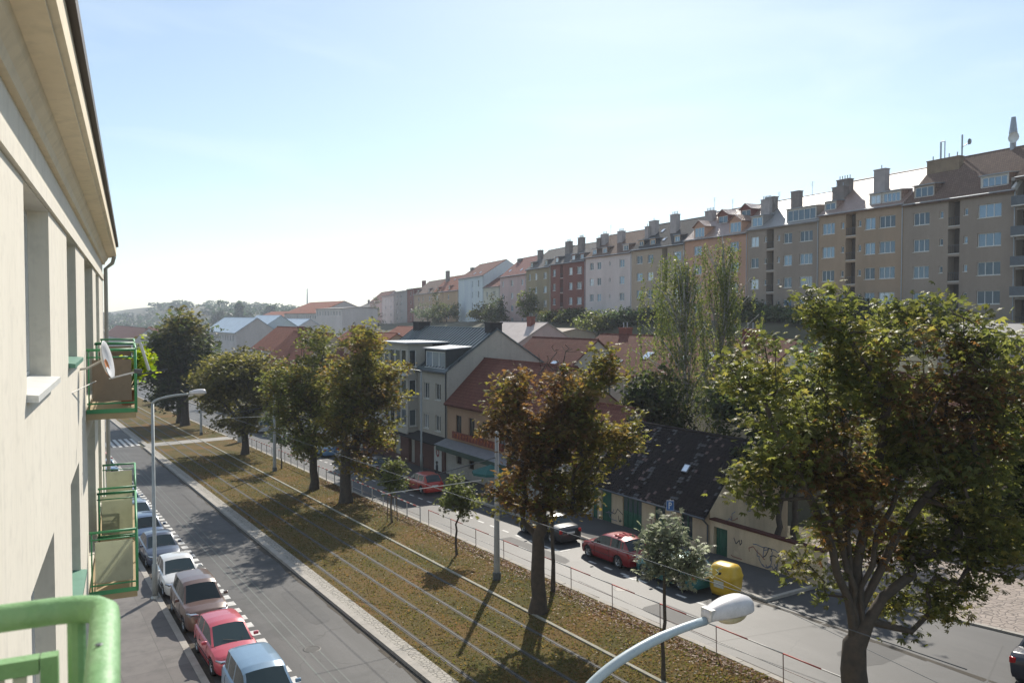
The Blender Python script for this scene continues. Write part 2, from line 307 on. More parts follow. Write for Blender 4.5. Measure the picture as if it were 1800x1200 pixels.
for cx_, cy_, lb_ in ((9.35, 29.5, 'round iron manhole cover on the near road'), (23.6, 28.4, 'round iron manhole cover on the far road')):
    mk = MB(); mk.lathe((0, 0, 0), [(.34, .002), (.32, .008), (.27, .009), (.26, .005), (.2, .006), (0, .006)], mat('cast_iron', (.05, .048, .046), .55, metal=.6), 24); tag(mk.build('manhole_cover', None, (cx_, cy_, S(cy_)), (SLX, 0, 0)), lb_, 'manhole cover')
# ------------------------------------------------------------------ foliage
rng = np.random.default_rng(11)
def leaf_object(name, parent, pos, size, cols, tmpl='palm', up=.5, droop=0., kind=None):
    """pos (n,3), size (n,), cols (n,3): one small leaf (several leaflets) per point, all in one mesh"""
    n = len(pos)
    if tmpl == 'palm':
        T = []
        for k, a in enumerate((-1.25, -.62, 0, .62, 1.25)):
            l = (.7, .92, 1., .92, .7)[k]; c, s_ = math.cos(a), math.sin(a)
            for (u, v_, z) in ((0, 0, 0), (.6*l, .17*l, .02), (1.0*l, 0, -.22*l), (.6*l, -.17*l, .02)): T.append((u*c-v_*s_, u*s_+v_*c, z))
        q = 5
    elif tmpl == 'quad': T = [(0, -.25, 0), (.9, -.3, -.1), (1, .25, -.15), (0, .3, .05)]; q = 1
    elif tmpl == 'duo': T = [(0, -.3, 0), (.8, -.35, -.15), (1, .3, -.25), (.1, .35, .05), (-.2, -.1, -.1), (.1, -.6, .3), (-.5, -.5, .35), (-.7, .1, -.1)]; q = 2
    T = np.array(T)
    nrm = rng.normal(size=(n, 3)); nrm[:, 2] = np.abs(nrm[:, 2])+up*1.6; nrm /= np.linalg.norm(nrm, axis=1)[:, None]
    a = rng.normal(size=(n, 3)); a[:, 2] -= droop; a -= (a*nrm).sum(1)[:, None]*nrm; a /= np.linalg.norm(a, axis=1)[:, None]; b = np.cross(nrm, a)
    M = np.stack([a, b, nrm], 1)*size[:, None, None]
    V = (T[None]@M+pos[:, None]).reshape(-1, 3); nf = n*q
    me = bpy.data.meshes.new(name); me.vertices.add(len(V)); me.vertices.foreach_set('co', V.ravel()); me.loops.add(nf*4); me.loops.foreach_set('vertex_index', np.arange(nf*4, dtype=np.int32))
    me.polygons.add(nf); me.polygons.foreach_set('loop_start', np.arange(0, nf*4, 4, dtype=np.int32)); me.update(calc_edges=True)
    at = me.attributes.new('leafcol', 'FLOAT_COLOR', 'FACE'); C4 = np.ones((nf, 4)); C4[:, :3] = np.repeat(cols, q, 0)*rng.uniform(.88, 1.12, (nf, 1)); at.data.foreach_set('color', C4.ravel())
    me.materials.append(LEAF); o = bpy.data.objects.new(name, me); COL.objects.link(o); o.parent = parent
    if kind: o['kind'] = kind
    return o
PAL = {  # leaf colours: (share, rgb)
 'green': [(.5, (.072, .088, .026)), (.33, (.125, .13, .034)), (.17, (.18, .145, .042))],
 'autumn': [(.38, (.08, .095, .024)), (.34, (.16, .15, .032)), (.18, (.17, .11, .034)), (.16, (.12, .055, .024))],
 'rust': [(.25, (.085, .075, .026)), (.3, (.15, .10, .034)), (.3, (.15, .075, .034)), (.15, (.12, .05, .026))],
 'dark': [(.6, (.03, .045, .014)), (.3, (.05, .06, .018)), (.1, (.09, .07, .02))],
 'olive': [(.5, (.095, .095, .026)), (.3, (.14, .115, .035)), (.2, (.07, .07, .022))],
 'pale': [(.5, (.15, .17, .11)), (.3, (.24, .25, .19)), (.2, (.06, .08, .04))],
 'birch': [(.5, (.07, .09, .025)), (.35, (.11, .125, .038)), (.15, (.15, .14, .05))],
 'hill': [(.6, (.05, .075, .035)), (.4, (.08, .10, .045))],
 'wood': [(.6, (.022, .040, .022)), (.4, (.035, .055, .026))],
}
def pick(pal, n):
    P = PAL[pal]; w_ = np.array([p[0] for p in P]); k = rng.choice(len(P), n, p=w_/w_.sum()); return np.array([p[1] for p in P])[k]
def in_blobs(blobs, n, shell=.55):
    vol = np.array([b[3]*b[4]*b[5] for b in blobs]); k = rng.choice(len(blobs), n, p=vol/vol.sum()); B = np.array(blobs)[k]
    d = rng.normal(size=(n, 3)); d /= np.linalg.norm(d, axis=1)[:, None]; r = rng.uniform(0, 1, n)**shell
    return B[:, :3]+d*r[:, None]*B[:, 3:6]
def skeleton(fork, trunk_r, targets, base=(0, 0, 0), limbs=None, m=BARK, lean=(0, 0)):
    nodes = [np.array(base, float)]; par = [-1]
    f = np.array([lean[0], lean[1], fork])
    for i in range(1, 6): nodes.append(np.array(base)+f*i/5+np.array([rng.normal()*.03, rng.normal()*.03, 0])); par.append(i-1)
    start = len(nodes)-1
    for L in (limbs or []):
        L = np.array(L, float); p = nodes[start]; pr = start; k = max(3, int(np.linalg.norm(L-p)/.7))
        for i in range(1, k+1):
            u = i/k; q = p+(L-p)*np.array([u**1.55, u**1.55, u])+rng.normal(size=3)*.06; nodes.append(q); par.append(pr); pr = len(nodes)-1
    order = np.argsort(np.linalg.norm(targets-nodes[start], axis=1)); ends = []
    for ti in order:
        T = targets[ti]; N = np.array(nodes[start:]); dv = T-N; dist = np.linalg.norm(dv, axis=1); pen = np.maximum(0, -(dv[:, 2]))*.8
        k = int(np.argmin(dist+pen))+start; p = nodes[k]; L = np.linalg.norm(T-p)
        if L < .15: ends.append(k); continue
        seg = max(1, int(L/.6)); pr = k
        for i in range(1, seg+1):
            u = i/seg; q = p+(T-p)*u
            if i < seg: q = q+rng.normal(size=3)*.08*min(1, L*.5)
            nodes.append(q); par.append(pr); pr = len(nodes)-1
        ends.append(pr)
    cnt = np.zeros(len(nodes))
    for e in ends: cnt[e] += 1
    for i in range(len(nodes)-1, 0, -1): cnt[par[i]] += cnt[i]
    tot = cnt[start]; rad = np.maximum(.013, trunk_r*(cnt/max(tot, 1))**.5*.92)
    for i in range(start+1): rad[i] = trunk_r*(1.25-.3*i/start if i else 1.6)
    mb = MB(); kids = [[] for _ in nodes]
    for i in range(1, len(nodes)):
        if cnt[i] > 0: kids[par[i]].append(i)
    stack = [(0, None)]
    while stack:
        i, fromp = stack.pop(); P_, R_ = [], []
        if fromp is not None: P_.append(nodes[fromp]); R_.append(float(min(rad[fromp]*.9, rad[i]*1.6)))
        while True:
            P_.append(nodes[i]); R_.append(float(rad[i])); ks = sorted(kids[i], key=lambda k: -cnt[k])
            if not ks: break
            stack += [(k, i) for k in ks[1:]]; i = ks[0]
        if len(P_) > 1: mb.tube(P_, R_, m, 12 if R_[0] > .15 else (8 if R_[0] > .06 else 5), caps=False)
    return mb, nodes, ends
def deep(base, L):
    L = list(L); return tl(base, L+[(l[0], l[1], l[2]+o_, l[3]*.85, l[4]*.85) for l in L for o_ in (-2.3, 2.3)])
def tree(name, label, cat, base, fork, tr, blobs, ncl, nleaf, lsize, pal, pal2=None, zone=None, group=None, limbs=None, spread=.38, tmpl='palm', hole=.0, lean=(0, 0), gap=.35, bark=BARK):
    """blobs: crown lobes in metres relative to the base; zone: lobe (x,y,z,r) where pal2 takes over"""
    t_ = thing(name, label, cat, base, 0, group)
    tg = in_blobs(blobs, int(ncl*1.6))
    ph = rng.uniform(0, 6, 3); f = np.sin(tg[:, 0]*1.3+ph[0])*np.sin(tg[:, 1]*1.3+ph[1])*np.sin(tg[:, 2]*1.5+ph[2]); tg = tg[f > -gap][:ncl]
    mb, nodes, ends = skeleton(fork, tr, tg, limbs=limbs, m=bark, lean=lean)
    mb.build('trunk', t_, smooth=True)
    per = rng.poisson(nleaf/len(tg), len(tg)); own = np.repeat(np.arange(len(tg)), per)
    off = rng.normal(size=(len(own), 3))*np.array([spread, spread, spread*.62]); off[:, 2] -= .1*spread; pos = tg[own]+off
    cb_ = pick(pal, len(tg)); sm_n = .5+.5*np.sin(tg[:, 0]*.9+ph[0]*2)*np.sin(tg[:, 1]*.9+ph[1])*np.sin(tg[:, 2]*.8+ph[2]*3); avg = pick(pal, 400).mean(0); cb_ = cb_*.55+avg*.45; col = cb_[own]*.8+pick(pal, len(own))*.2; col = col*(.78+.44*sm_n[own])[:, None]
    if pal2 is not None:
        for (zx, zy, zz, zr) in zone:
            d = np.linalg.norm((pos-np.array([zx, zy, zz])), axis=1)+rng.normal(size=len(tg))[own]*.55+rng.normal(size=len(pos))*.25; mk_ = d < zr; a2 = pick(pal2, 400).mean(0); col[mk_] = pick(pal2, int(mk_.sum()))*.4+a2*.6
    col *= 1.16*rng.uniform(.65, 1.3, (len(tg), 1))[own]
    leaf_object('crown', t_, pos, lsize*rng.uniform(.6, 1.25, len(pos)), col, tmpl)
    return t_
def T(x, y): return (x, y, S(y)+.12)
# big near chestnut
bx, by = 18.9, 13.0
def rel(px, py, X, b): p = onX(px, py, X); return p-np.array(b)
B1 = np.array([bx, by, S(by)+.12])
def lobe(px, py, dist_off, r, rz, base):
    """crown lobe centred where the photo shows it, at the trunk's distance plus an offset"""
    q = np.array(base)-CP; dz_ = q@Fh+dist_off; d = ray(px, py); c = CP+d*(dz_/(d@Fh)); c = c-np.array(base); return (c[0], c[1], c[2], r, r, rz)
T1L = [lobe(1460, 600, 0, 1.2, 1.5, B1), lobe(1620, 590, 1, 1.9, 1.3, B1), lobe(1340, 650, -.5, 1.3, .9, B1), lobe(1420, 760, .5, 1.7, 1.3, B1), lobe(1600, 740, 1.5, 2.2, 1.6, B1), lobe(1700, 640, .5, 1.3, 1.2, B1),
       lobe(1720, 800, .5, 1.6, 1.6, B1), lobe(1400, 850, 0, 1.3, 1.2, B1), lobe(1440, 930, .3, 1.0, .7, B1), lobe(1640, 900, 1, 1.6, 1.2, B1), lobe(1730, 950, .3, 1.2, 1.0, B1), lobe(1640, 1060, .4, .75, .9, B1), lobe(1530, 880, .5, 1.3, 1.3, B1), lobe(1370, 745, -1.2, 1.0, .8, B1), lobe(1310, 830, 0, .6, .6, B1), lobe(1560, 640, .4, 1.6, 1.4, B1), lobe(1500, 720, .2, 1.4, 1.4, B1), lobe(1480, 820, -.3, 1.2, 1.1, B1), lobe(1600, 820, .3, 1.4, 1.2, B1), lobe(1690, 880, -.3, 1.3, 1.1, B1), lobe(1600, 960, .8, 1.0, .9, B1), lobe(1500, 960, .9, .9, .8, B1), lobe(1690, 1030, .2, .8, .8, B1), lobe(1390, 940, .2, .7, .5, B1), lobe(1750, 720, 0, 1.2, 1.3, B1), lobe(1470, 1020, .5, .6, .6, B1), lobe(1580, 1050, .8, .7, .7, B1), lobe(1600, 1110, 0, .45, .4, B1), lobe(1690, 1090, .2, .5, .4, B1), lobe(1440, 560, 0, .8, .6, B1), lobe(1340, 900, 0, .6, .6, B1), lobe(1400, 990, .2, .5, .4, B1), lobe(1290, 740, -.3, .6, .5, B1)]
def pt(px, py, off=0): l = lobe(px, py, off, 1, 1, B1); return l[:3]
tree('chestnut_tree', 'large near chestnut tree with spreading limbs and brown-edged leaves at right', 'tree', tuple(B1), 3.3, .33, T1L, 820, 23000, .165, 'green', 'rust',
     [(*pt(1490, 850), 1.2), (*pt(1640, 660), 1.2), (*pt(1520, 940), .8), (*pt(1700, 730), .7)], 'chestnut trees along the tram strip',
     [pt(1430, 760), pt(1470, 640, .6), pt(1560, 720, 1), pt(1650, 700, .4), pt(1700, 800, .6), pt(1340, 700, -.6), pt(1600, 1010, .3), pt(1480, 900, 1.2)], .25, gap=.12)
# chestnut in front of the old house
B2 = np.array([18.5, 27.7, S(27.7)+.12])
def tl(base, L): return [lobe(*l, base) for l in L]
tree('chestnut_tree', 'chestnut with a rusty brown left half standing before the old dark-roofed house', 'tree', tuple(B2), 3.2, .27,
     tl(B2, [(900, 690, 0, 1.2, 1.4), (930, 780, 0, 1.5, 1.8), (1070, 680, .6, 1.2, 1.5), (1040, 780, .3, 1.7, 1.5), (1090, 730, .8, 1.1, .9), (960, 880, 0, 1.3, .9), (1060, 870, .5, 1.2, 1.0), (890, 640, .2, .7, .7), (890, 850, -.5, .8, .8), (1065, 635, .6, .8, .7), (985, 800, .8, 1.4, 1.5), (985, 730, .4, 1.5, 1.6), (1000, 690, 0, 1.2, 1.3), (930, 890, .2, 1.1, .8), (1070, 885, .2, .9, .7), (960, 780, -.5, 1.3, 1.4), (1010, 860, .2, 1.3, 1.0), (880, 760, -.2, 1.0, 1.3), (880, 880, -.4, .8, .6), (1040, 700, .3, 1.2, 1.3), (1110, 770, .6, .7, .7)]),
     560, 12500, .185, 'autumn', 'rust', [(*lobe(915, 770, 0, 1, 1, B2)[:3], 1.9), (*lobe(960, 700, 0, 1, 1, B2)[:3], 1.1), (*lobe(930, 870, 0, 1, 1, B2)[:3], 1.0)], 'chestnut trees along the tram strip', None, .25, gap=.15)
dt = thing('bare_tree', 'small leafless treetop with thin bare branches behind the rusty chestnut', 'tree', (20.6, 29.6, S(29.6)+.12))
b_ = np.array([20.6, 29.6, S(29.6)+.12]); tg = in_blobs(tl(b_, [(985, 650, 0, .9, 1.5), (960, 640, 0, .5, .9)]), 90); mb, _, _ = skeleton(6.6, .075, tg); mb.build('trunk', dt, smooth=True)
B3 = np.array([19.77, 54.3, S(54.3)+.12])
tree('chestnut_tree', 'twin-stemmed yellowing chestnut in front of the grey bay-windowed house', 'tree', tuple(B3), 4., .34,
     deep(B3, [(645, 610, 0, 1.8, 2.0), (625, 670, 0, 2.7, 2.4), (665, 690, 0, 2.1, 1.9), (600, 750, -.3, 2.0, 1.7), (665, 760, .3, 1.7, 1.4), (640, 825, 0, 1.3, 1.0), (690, 650, 0, 1.3, 1.0), (620, 800, .5, 1.6, 1.2)]),
     560, 15000, .22, 'autumn', 'rust', [(*lobe(645, 790, 0, 1, 1, B3)[:3], 1.5)], 'chestnut trees along the tram strip', None, .32, gap=.2)
B4 = np.array([19.45, 60.5, S(60.5)+.12])
tree('chestnut_tree', 'slim yellow-green chestnut left of the twin-stemmed one', 'tree', tuple(B4), 3.6, .27,
     deep(B4, [(562, 605, 0, 1.6, 1.8), (540, 670, 0, 2.7, 2.3), (565, 720, 0, 2.2, 1.9), (495, 680, 0, 1.9, 1.9), (535, 775, 0, 1.7, 1.7), (500, 730, 0, 1.5, 1.4)]),
     460, 13000, .22, 'green', 'autumn', [(*lobe(520, 680, 0, 1, 1, B4)[:3], 2.2)], 'chestnut trees along the tram strip', None, .32, gap=.2)
B5 = np.array([19.66, 83.5, S(83.5)+.12])
tree('chestnut_tree', 'thinner olive-brown chestnut right of the big dark round one', 'tree', tuple(B5), 4., .3,
     deep(B5, [(430, 650, 0, 3.8, 2.4), (385, 670, 0, 3.0, 2.4), (455, 690, 0, 3.0, 2.2), (425, 740, 0, 2.5, 1.6), (375, 700, 1, 2.2, 1.8)]), 420, 12000, .32, 'olive', 'autumn', [(*lobe(450, 660, 0, 1, 1, B5)[:3], 1.8)], 'chestnut trees along the tram strip', None, .55)
B6 = np.array([19.6, 117.5, S(117.5)+.12])
tree('chestnut_tree', 'big dense dark round tree farthest left along the strip', 'tree', tuple(B6), 5., .45,
     deep(B6, [(320, 600, 0, 4.2, 4.2), (290, 640, 0, 3.8, 3.6), (350, 640, 0, 3.4, 3.4), (325, 565, 0, 2.4, 1.8), (300, 690, 0, 3.0, 2.4), (372, 650, 0, 2.8, 2.8), (275, 620, 0, 2.4, 3)]), 420, 9500, .52, 'dark', 'olive', [(*lobe(325, 560, 0, 1, 1, B6)[:3], 3.5)], 'chestnut trees along the tram strip', None, .7, gap=.8)
st = thing('chestnut_tree', 'dark straight trunk beside the trunk of the big dark round tree', 'tree', T(19.55, 121.5), 0, 'chestnut trees along the tram strip')
b_ = np.array(T(19.55, 121.5)); tg = in_blobs(tl(b_, [(315, 640, 2, 3.5, 3)]), 90); mb, _, _ = skeleton(5, .35, tg); mb.build('trunk', st, smooth=True)
leaf_object('crown', st, np.repeat(tg, 25, 0)+rng.normal(size=(2250, 3))*.8, rng.uniform(.35, .6, 2250), pick('dark', 2250))
# dark green tree cut by the right edge
B7 = np.array([24.6, 13.2, S(13.2)])
tree('leafy_tree', 'dark green tree cut off by the right edge of the picture', 'tree', (27.2, 11.0, S(11)), 3.2, .3,
     [lobe(*l, (27.2, 11.0, S(11))) for l in [(1860, 700, 0, 2.2, 1.6), (1820, 800, 0, 2.0, 1.5), (1870, 900, 0, 2.2, 1.4), (1790, 880, 0, 1.3, 1.2), (1790, 950, -.4, 1.2, .8), (1780, 700, .4, 1.0, .9), (1850, 600, 0, 1.2, .7)]], 260, 6500, .27, 'green', 'dark', [(*lobe(1800, 920, 0, 1, 1, (27.2, 11., S(11)))[:3], 2.0)], None, None, .38)
# young trees on the strip
def young(label, px, py, X, lobes, pal, n, stake=False, fork=1.7):
    b = np.array(T(*gnd(px, py)[:2])) if X is None else X
    t_ = tree('young_tree', label, 'tree', tuple(b), fork, .055, tl(b, lobes), 60, n, .17, pal, group='young trees on the tram strip', spread=.2)
    if stake:
        mb = MB(); W_ = mat('stake_wood', (.16, .12, .08), .9)
        for a in (0, 2.1, 4.2): mb.tube([(.38*math.cos(a), .38*math.sin(a), 0), (.3*math.cos(a), .3*math.sin(a), 1.75)], .03, W_, 6)
        for a in (0, 2.1, 4.2): mb.tube([(.31*math.cos(a), .31*math.sin(a), 1.6), (.31*math.cos(a+2.1), .31*math.sin(a+2.1), 1.6)], .022, W_, 6)
        tag(mb.build('tree_stakes', None, tuple(b)), 'three wooden stakes tied round the young tree before the red car', 'stakes')
young('staked young tree in front of the red car by the white shop door', 689, 921, None, [(693, 825, 0, .75, .8), (700, 850, 0, .7, .5), (680, 845, 0, .5, .5)], 'birch', 1100, True)
young('young tree with a thin stem left of the tall tapered pole', 803, 980, None, [(805, 870, 0, .85, .7), (825, 890, 0, .8, .5), (795, 845, 0, .5, .5), (785, 885, 0, .5, .4)], 'birch', 1300)
young('silvery young tree in front of the yellow container', 1166, 1200, None, [(1175, 940, 0, .75, .65), (1150, 985, 0, .7, .5), (1200, 1000, 0, .85, .5), (1180, 900, 0, .4, .4), (1225, 975, 0, .5, .4)], 'pale', 1500, fork=3.3)
young('small bushy tree behind the grey pole near the footpath', 495, 826, None, [(490, 760, 0, 1.1, 1.3), (475, 735, 0, .9, 1.0), (500, 730, 0, .9, 1.0)], 'hill', 1300)
# weeping birches behind the old house
def birch(label, px, X, y_top, halfpx, nst, base_y, side=0.):
    P = onX(px, 600, X); b = np.array([P[0], P[1], G(P[0], P[1])]); top = onX(px, y_top, X)[2]-b[2]; dist = (b-CP)@Fh; wr = halfpx/1400*dist
    t_ = thing('weeping_birch', label, 'tree', tuple(b), 0, 'weeping birches behind the old house')
    n = 95; tg = np.stack([rng.normal(size=n)*wr*.62, rng.normal(size=n)*wr*.62, rng.uniform(.36, .99, n)*top], 1); tg[:, :2] *= (1.45-tg[:, 2]/top)[:, None]; tg[:, 0] -= side*Rt[0]; tg[:, 1] -= side*Rt[1]; tg[:, :2] = np.round(tg[:, :2]/.9)*.9+rng.normal(size=(n, 2))*.12
    mb = MB(); nodes = [(rng.normal()*.06*i**.4, rng.normal()*.06*i**.4, top*i/12) for i in range(13)]; nodes[0] = (0, 0, 0)
    mb.tube(nodes, [.2*(1-i/13.5) for i in range(13)], BBARK, 8)
    for q in tg:
        k = max(1, int((q[2]/top)*12)-2); a = np.array(nodes[k]); mid = (a+q)/2+np.array([0, 0, .5]); mb.tube([tuple(a), tuple(mid), tuple(q)], [.05, .035, .02], BBARK, 5)
    P_ = []
    for s_ in range(nst):
        q = tg[rng.integers(n)]+rng.normal(size=3)*[.3, .3, .25]; L = rng.uniform(1.2, 4.2)*(1 if q[2] < top*.8 else .75); L = min(L, q[2]-.8); k = int(L/.085); zz = np.arange(k)*.085
        sx, sy = rng.normal()*.05, rng.normal()*.05
        P_.append(np.stack([q[0]+sx*zz+rng.normal(size=k)*.05, q[1]+sy*zz+rng.normal(size=k)*.05, q[2]-zz], 1))
    pos = np.concatenate(P_); mb.build('trunk', t_, smooth=True)
    leaf_object('crown', t_, pos, rng.uniform(.09, .17, len(pos)), pick('birch', len(pos)), 'quad', up=0., droop=1.5)
birch('weeping birch with a pale trunk, left of the two behind the old house', 1205, 41, 440, 84, 430, 740, .9)
birch('taller weeping birch, right of the two behind the old house', 1268, 44, 415, 56, 400, 740, -.2)
# ------------------------------------------------------------------ buildings
TILE_R = tile_mat('red_tiles', (.25, .08, .045), (.31, .105, .06)); TILE_D = tile_mat('dark_red_tiles', (.145, .048, .034), (.18, .066, .045)); TILE_B = tile_mat('brown_tiles', (.17, .11, .085), (.22, .145, .11))
TILE_G = tile_mat('grey_tiles', (.13, .12, .115), (.17, .155, .145)); TILE_K = tile_mat('dark_slate', (.07, .068, .07), (.095, .09, .09)); TILE_P = tile_mat('glossy_tiles', (.30, .19, .15), (.36, .24, .19), rough=.36, spec=.8)
METAL_R = tile_mat('seamed_metal', (.105, .13, .135), (.12, .145, .15), row=40, colw=.55, rough=.4, spec=.6); METAL_B = tile_mat('pale_metal', (.36, .42, .48), (.40, .46, .52), row=40, colw=.6, rough=.35, spec=.7)
WC = {}
def frame_mesh(w_, h_, panes, fm, gm_, bar=.07, transom=None):
    k = (round(w_, 2), round(h_, 2), panes, fm.name, gm_.name, transom)
    if k not in WC:
        a = MB(); a.box(0, w_, -.0, .06, 0, bar, fm); a.box(0, w_, 0, .06, h_-bar, h_, fm)
        a.box(0, bar, .001, .059, bar, h_-bar, fm); a.box(w_-bar, w_, .001, .059, bar, h_-bar, fm)
        for i in range(1, panes): x = w_*i/panes; a.box(x-bar*.55, x+bar*.55, .001, .059, bar, h_-bar, fm)
        if transom: a.box(bar, w_-bar, .003, .057, h_*transom-.03, h_*transom+.03, fm)
        a.box(-.05, w_+.05, -.10-.06, -.002, -.06, -.01, fm)
        o = a.build('window'); me1 = o.data; bpy.data.objects.remove(o)
        g = MB(); g.face([(bar*.5, .035, bar*.5), (w_-bar*.5, .035, bar*.5), (w_-bar*.5, .035, h_-bar*.5), (bar*.5, .035, h_-bar*.5)], gm_); o = g.build('pane'); me2 = o.data; bpy.data.objects.remove(o)
        WC[k] = (me1, me2)
    return WC[k]
def window(parent, x, z, w_, h_, panes=2, fm=WHITE, gm_=GLASS, y=.14, rot=0, transom=None, name='window', ox=0, oy=0):
    a, b = frame_mesh(w_, h_, panes, fm, gm_, transom=transom)
    f = link(a, name, parent, (x, y, z), (0, 0, rot)); link(b, 'pane', f); return f
def wall_holes(mb, x0, x1, z0, z1, holes, m, depth=.16, y=0., fn=None, back=None):
    """rendered wall face (towards -y) with real openings and their reveals"""
    fn = fn or (lambda x, yy, z: (x, yy, z)); xs_ = sorted({x0, x1, *[h[0] for h in holes], *[h[1] for h in holes]}); zs_ = sorted({z0, z1, *[h[2] for h in holes], *[h[3] for h in holes]})
    for i in range(len(xs_)-1):
        for j in range(len(zs_)-1):
            a, b, c, d_ = xs_[i], xs_[i+1], zs_[j], zs_[j+1]; mx, mz = (a+b)/2, (c+d_)/2
            if any(h[0] < mx < h[1] and h[2] < mz < h[3] for h in holes): continue
            mb.face([fn(a, y, c), fn(b, y, c), fn(b, y, d_), fn(a, y, d_)], m)
    for h in holes:
        a, b, c, d_ = h[:4]; dp = h[4] if len(h) > 4 else depth
        mb.face([fn(a, y, c), fn(a, y, d_), fn(a, y+dp, d_), fn(a, y+dp, c)], m); mb.face([fn(b, y, c), fn(b, y+dp, c), fn(b, y+dp, d_), fn(b, y, d_)], m)
        mb.face([fn(a, y, c), fn(a, y+dp, c), fn(b, y+dp, c), fn(b, y, c)], m); mb.face([fn(a, y, d_), fn(b, y, d_), fn(b, y+dp, d_), fn(a, y+dp, d_)], m)
        if len(h) > 4 and back: mb.face([fn(a, y+dp, c), fn(b, y+dp, c), fn(b, y+dp, d_), fn(a, y+dp, d_)], back)
def shell(mb, W_, D_, e, r, ry, m, zb=-3., ea=None):
    """side walls, back wall and gables; ea = back eave height"""
    ea = e if ea is None else ea
    for x, s_ in ((0, 1), (W_, -1)):
        p = [(x, 0, zb), (x, 0, e), (x, ry, r), (x, D_, ea), (x, D_, zb)]; mb.face(p if s_ == 1 else p[::-1], m)
    mb.face([(W_, D_, zb), (0, D_, zb), (0, D_, ea), (W_, D_, ea)], m)
def roof_part(parent, W_, D_, e, r, ry, m, ov=.35, side=.12, th=.14, ea=None, edge=None):
    ea = e if ea is None else ea; mb = MB(); s1 = (r-e)/ry; s2 = (r-ea)/(D_-ry); edge = edge or m
    for (ya, za, yb, zb_, fl) in ((-ov, e-ov*s1, ry, r, 0), (D_+ov, ea-ov*s2, ry, r, 1)):
        L = math.hypot(yb-ya, zb_-za); a, b, c, d_ = (-side, ya, za+th), (W_+side, ya, za+th), (W_+side, yb, zb_+th), (-side, yb, zb_+th)
        uv = [(0, 0), (W_, 0), (W_, L), (0, L)]
        top = [a, b, c, d_]; bot = [(p[0], p[1], p[2]-th+.003) for p in top]
        if fl: mb.face(top[::-1], m, uv[::-1])
        else: mb.face(top, m, uv)
        mb.face(bot if fl else bot[::-1], edge); mb.face([bot[0], bot[1], top[1], top[0]], edge); mb.face([bot[1], bot[2], top[2], top[1]], edge); mb.face([bot[3], bot[0], top[0], top[3]], edge)
    mb.tube([(-side, ry, r+th+.02), (W_+side, ry, r+th+.0)], .055, edge, 6)
    return mb.build('roof', parent)
def chimney(parent, x, y, z0, z1, w_=.9, d_=.6, m=None, pots=3, wide=0):
    m = m or mat('chimney_render', (.24, .21, .19), .9, (.16, .14, .13), 1.2); a = MB(); a.box(x-w_/2, x+w_/2, y-d_/2, y+d_/2, z0, z1, m); a.box(x-w_/2-.06, x+w_/2+.06, y-d_/2-.06, y+d_/2+.06, z1, z1+.12, m)
    c = a.build('chimney', parent)
    if pots:
        for i in range(pots): p = MB(); p.tube([(x-w_/2+w_*(i+.5)/pots, y, z1+.12), (x-w_/2+w_*(i+.5)/pots, y, z1+.12+.5)], .06, ZINC, 6); p.build('chimney_pot', c)
    return c
def dormer(parent, x, w_, h_, e, s1, wallm, roofm, yf=.5, n=3, kind='shed', side=None):
    """box dormer standing on the front slope (slope s1) at setback yf"""
    zf = e+yf*s1; a = MB(); side = side or wallm; pw = .16
    zt = zf+h_+.25; yb = (zt-e)/s1+.2
    for xx, fl in ((x-w_/2, 1), (x+w_/2, 0)):
        p = [(xx, yf, zf-.1), (xx, yf, zt), (xx, yb, zt)]; a.face(p if fl else p[::-1], side)
    hz = zf+.12
    wall_holes(a, x-w_/2, x+w_/2, zf-.1, zt, [(x-w_/2+pw, x+w_/2-pw, hz, hz+h_-.15)], wallm, .08, yf)
    if kind == 'gable':
        zr = zt+w_*.32; yr = (zr-e)/s1+.2
        a.face([(x-w_/2, yf, zt), (x+w_/2, yf, zt), (x, yf, zr)], wallm)
        for sgn in (-1, 1):
            q = [(x+sgn*(w_/2+.25), yf-.25, zt-.12), (x, yf-.25, zr+.06), (x, yr, zr+.06), (x+sgn*(w_/2+.25), yb, zt-.12)]; a.face(q if sgn > 0 else q[::-1], roofm, [(0, 0), (2, 0), (2, 2), (0, 2)])
            q2 = [(p[0], p[1], p[2]-.08) for p in q]; a.face(q2[::-1] if sgn > 0 else q2, roofm); a.face([q[0], q[1], q2[1], q2[0]], roofm)
    else:
        p = [(x-w_/2-.12, yf-.18, zt), (x+w_/2+.12, yf-.18, zt), (x+w_/2+.12, yb+.3, zt+.22), (x-w_/2-.12, yb+.3, zt+.22)]; a.face(p, roofm, [(0, 0), (2, 0), (2, 2), (0, 2)]); q = [(v[0], v[1], v[2]-.1) for v in p]
        a.face(q[::-1], roofm); a.face([q[0], q[1], p[1], p[0]], roofm); a.face([q[1], q[2], p[2], p[1]], roofm); a.face([q[3], q[0], p[0], p[3]], roofm)
    d_ = a.build('dormer', parent); window(d_, x-w_/2+pw, hz, w_-2*pw, h_-.15, n, y=yf+.04); return d_
def antenna(parent, x, y, z, h=2., kind=0):
    a = MB(); a.tube([(x, y, z-.5), (x, y, z+h)], .025, IRON, 5)
    for k in range(4): a.tube([(x-.4+.05*k, y, z+h-.1-.18*k), (x+.4-.05*k, y, z+h-.1-.18*k)], .012, IRON, 4)
    a.build('antenna', parent)
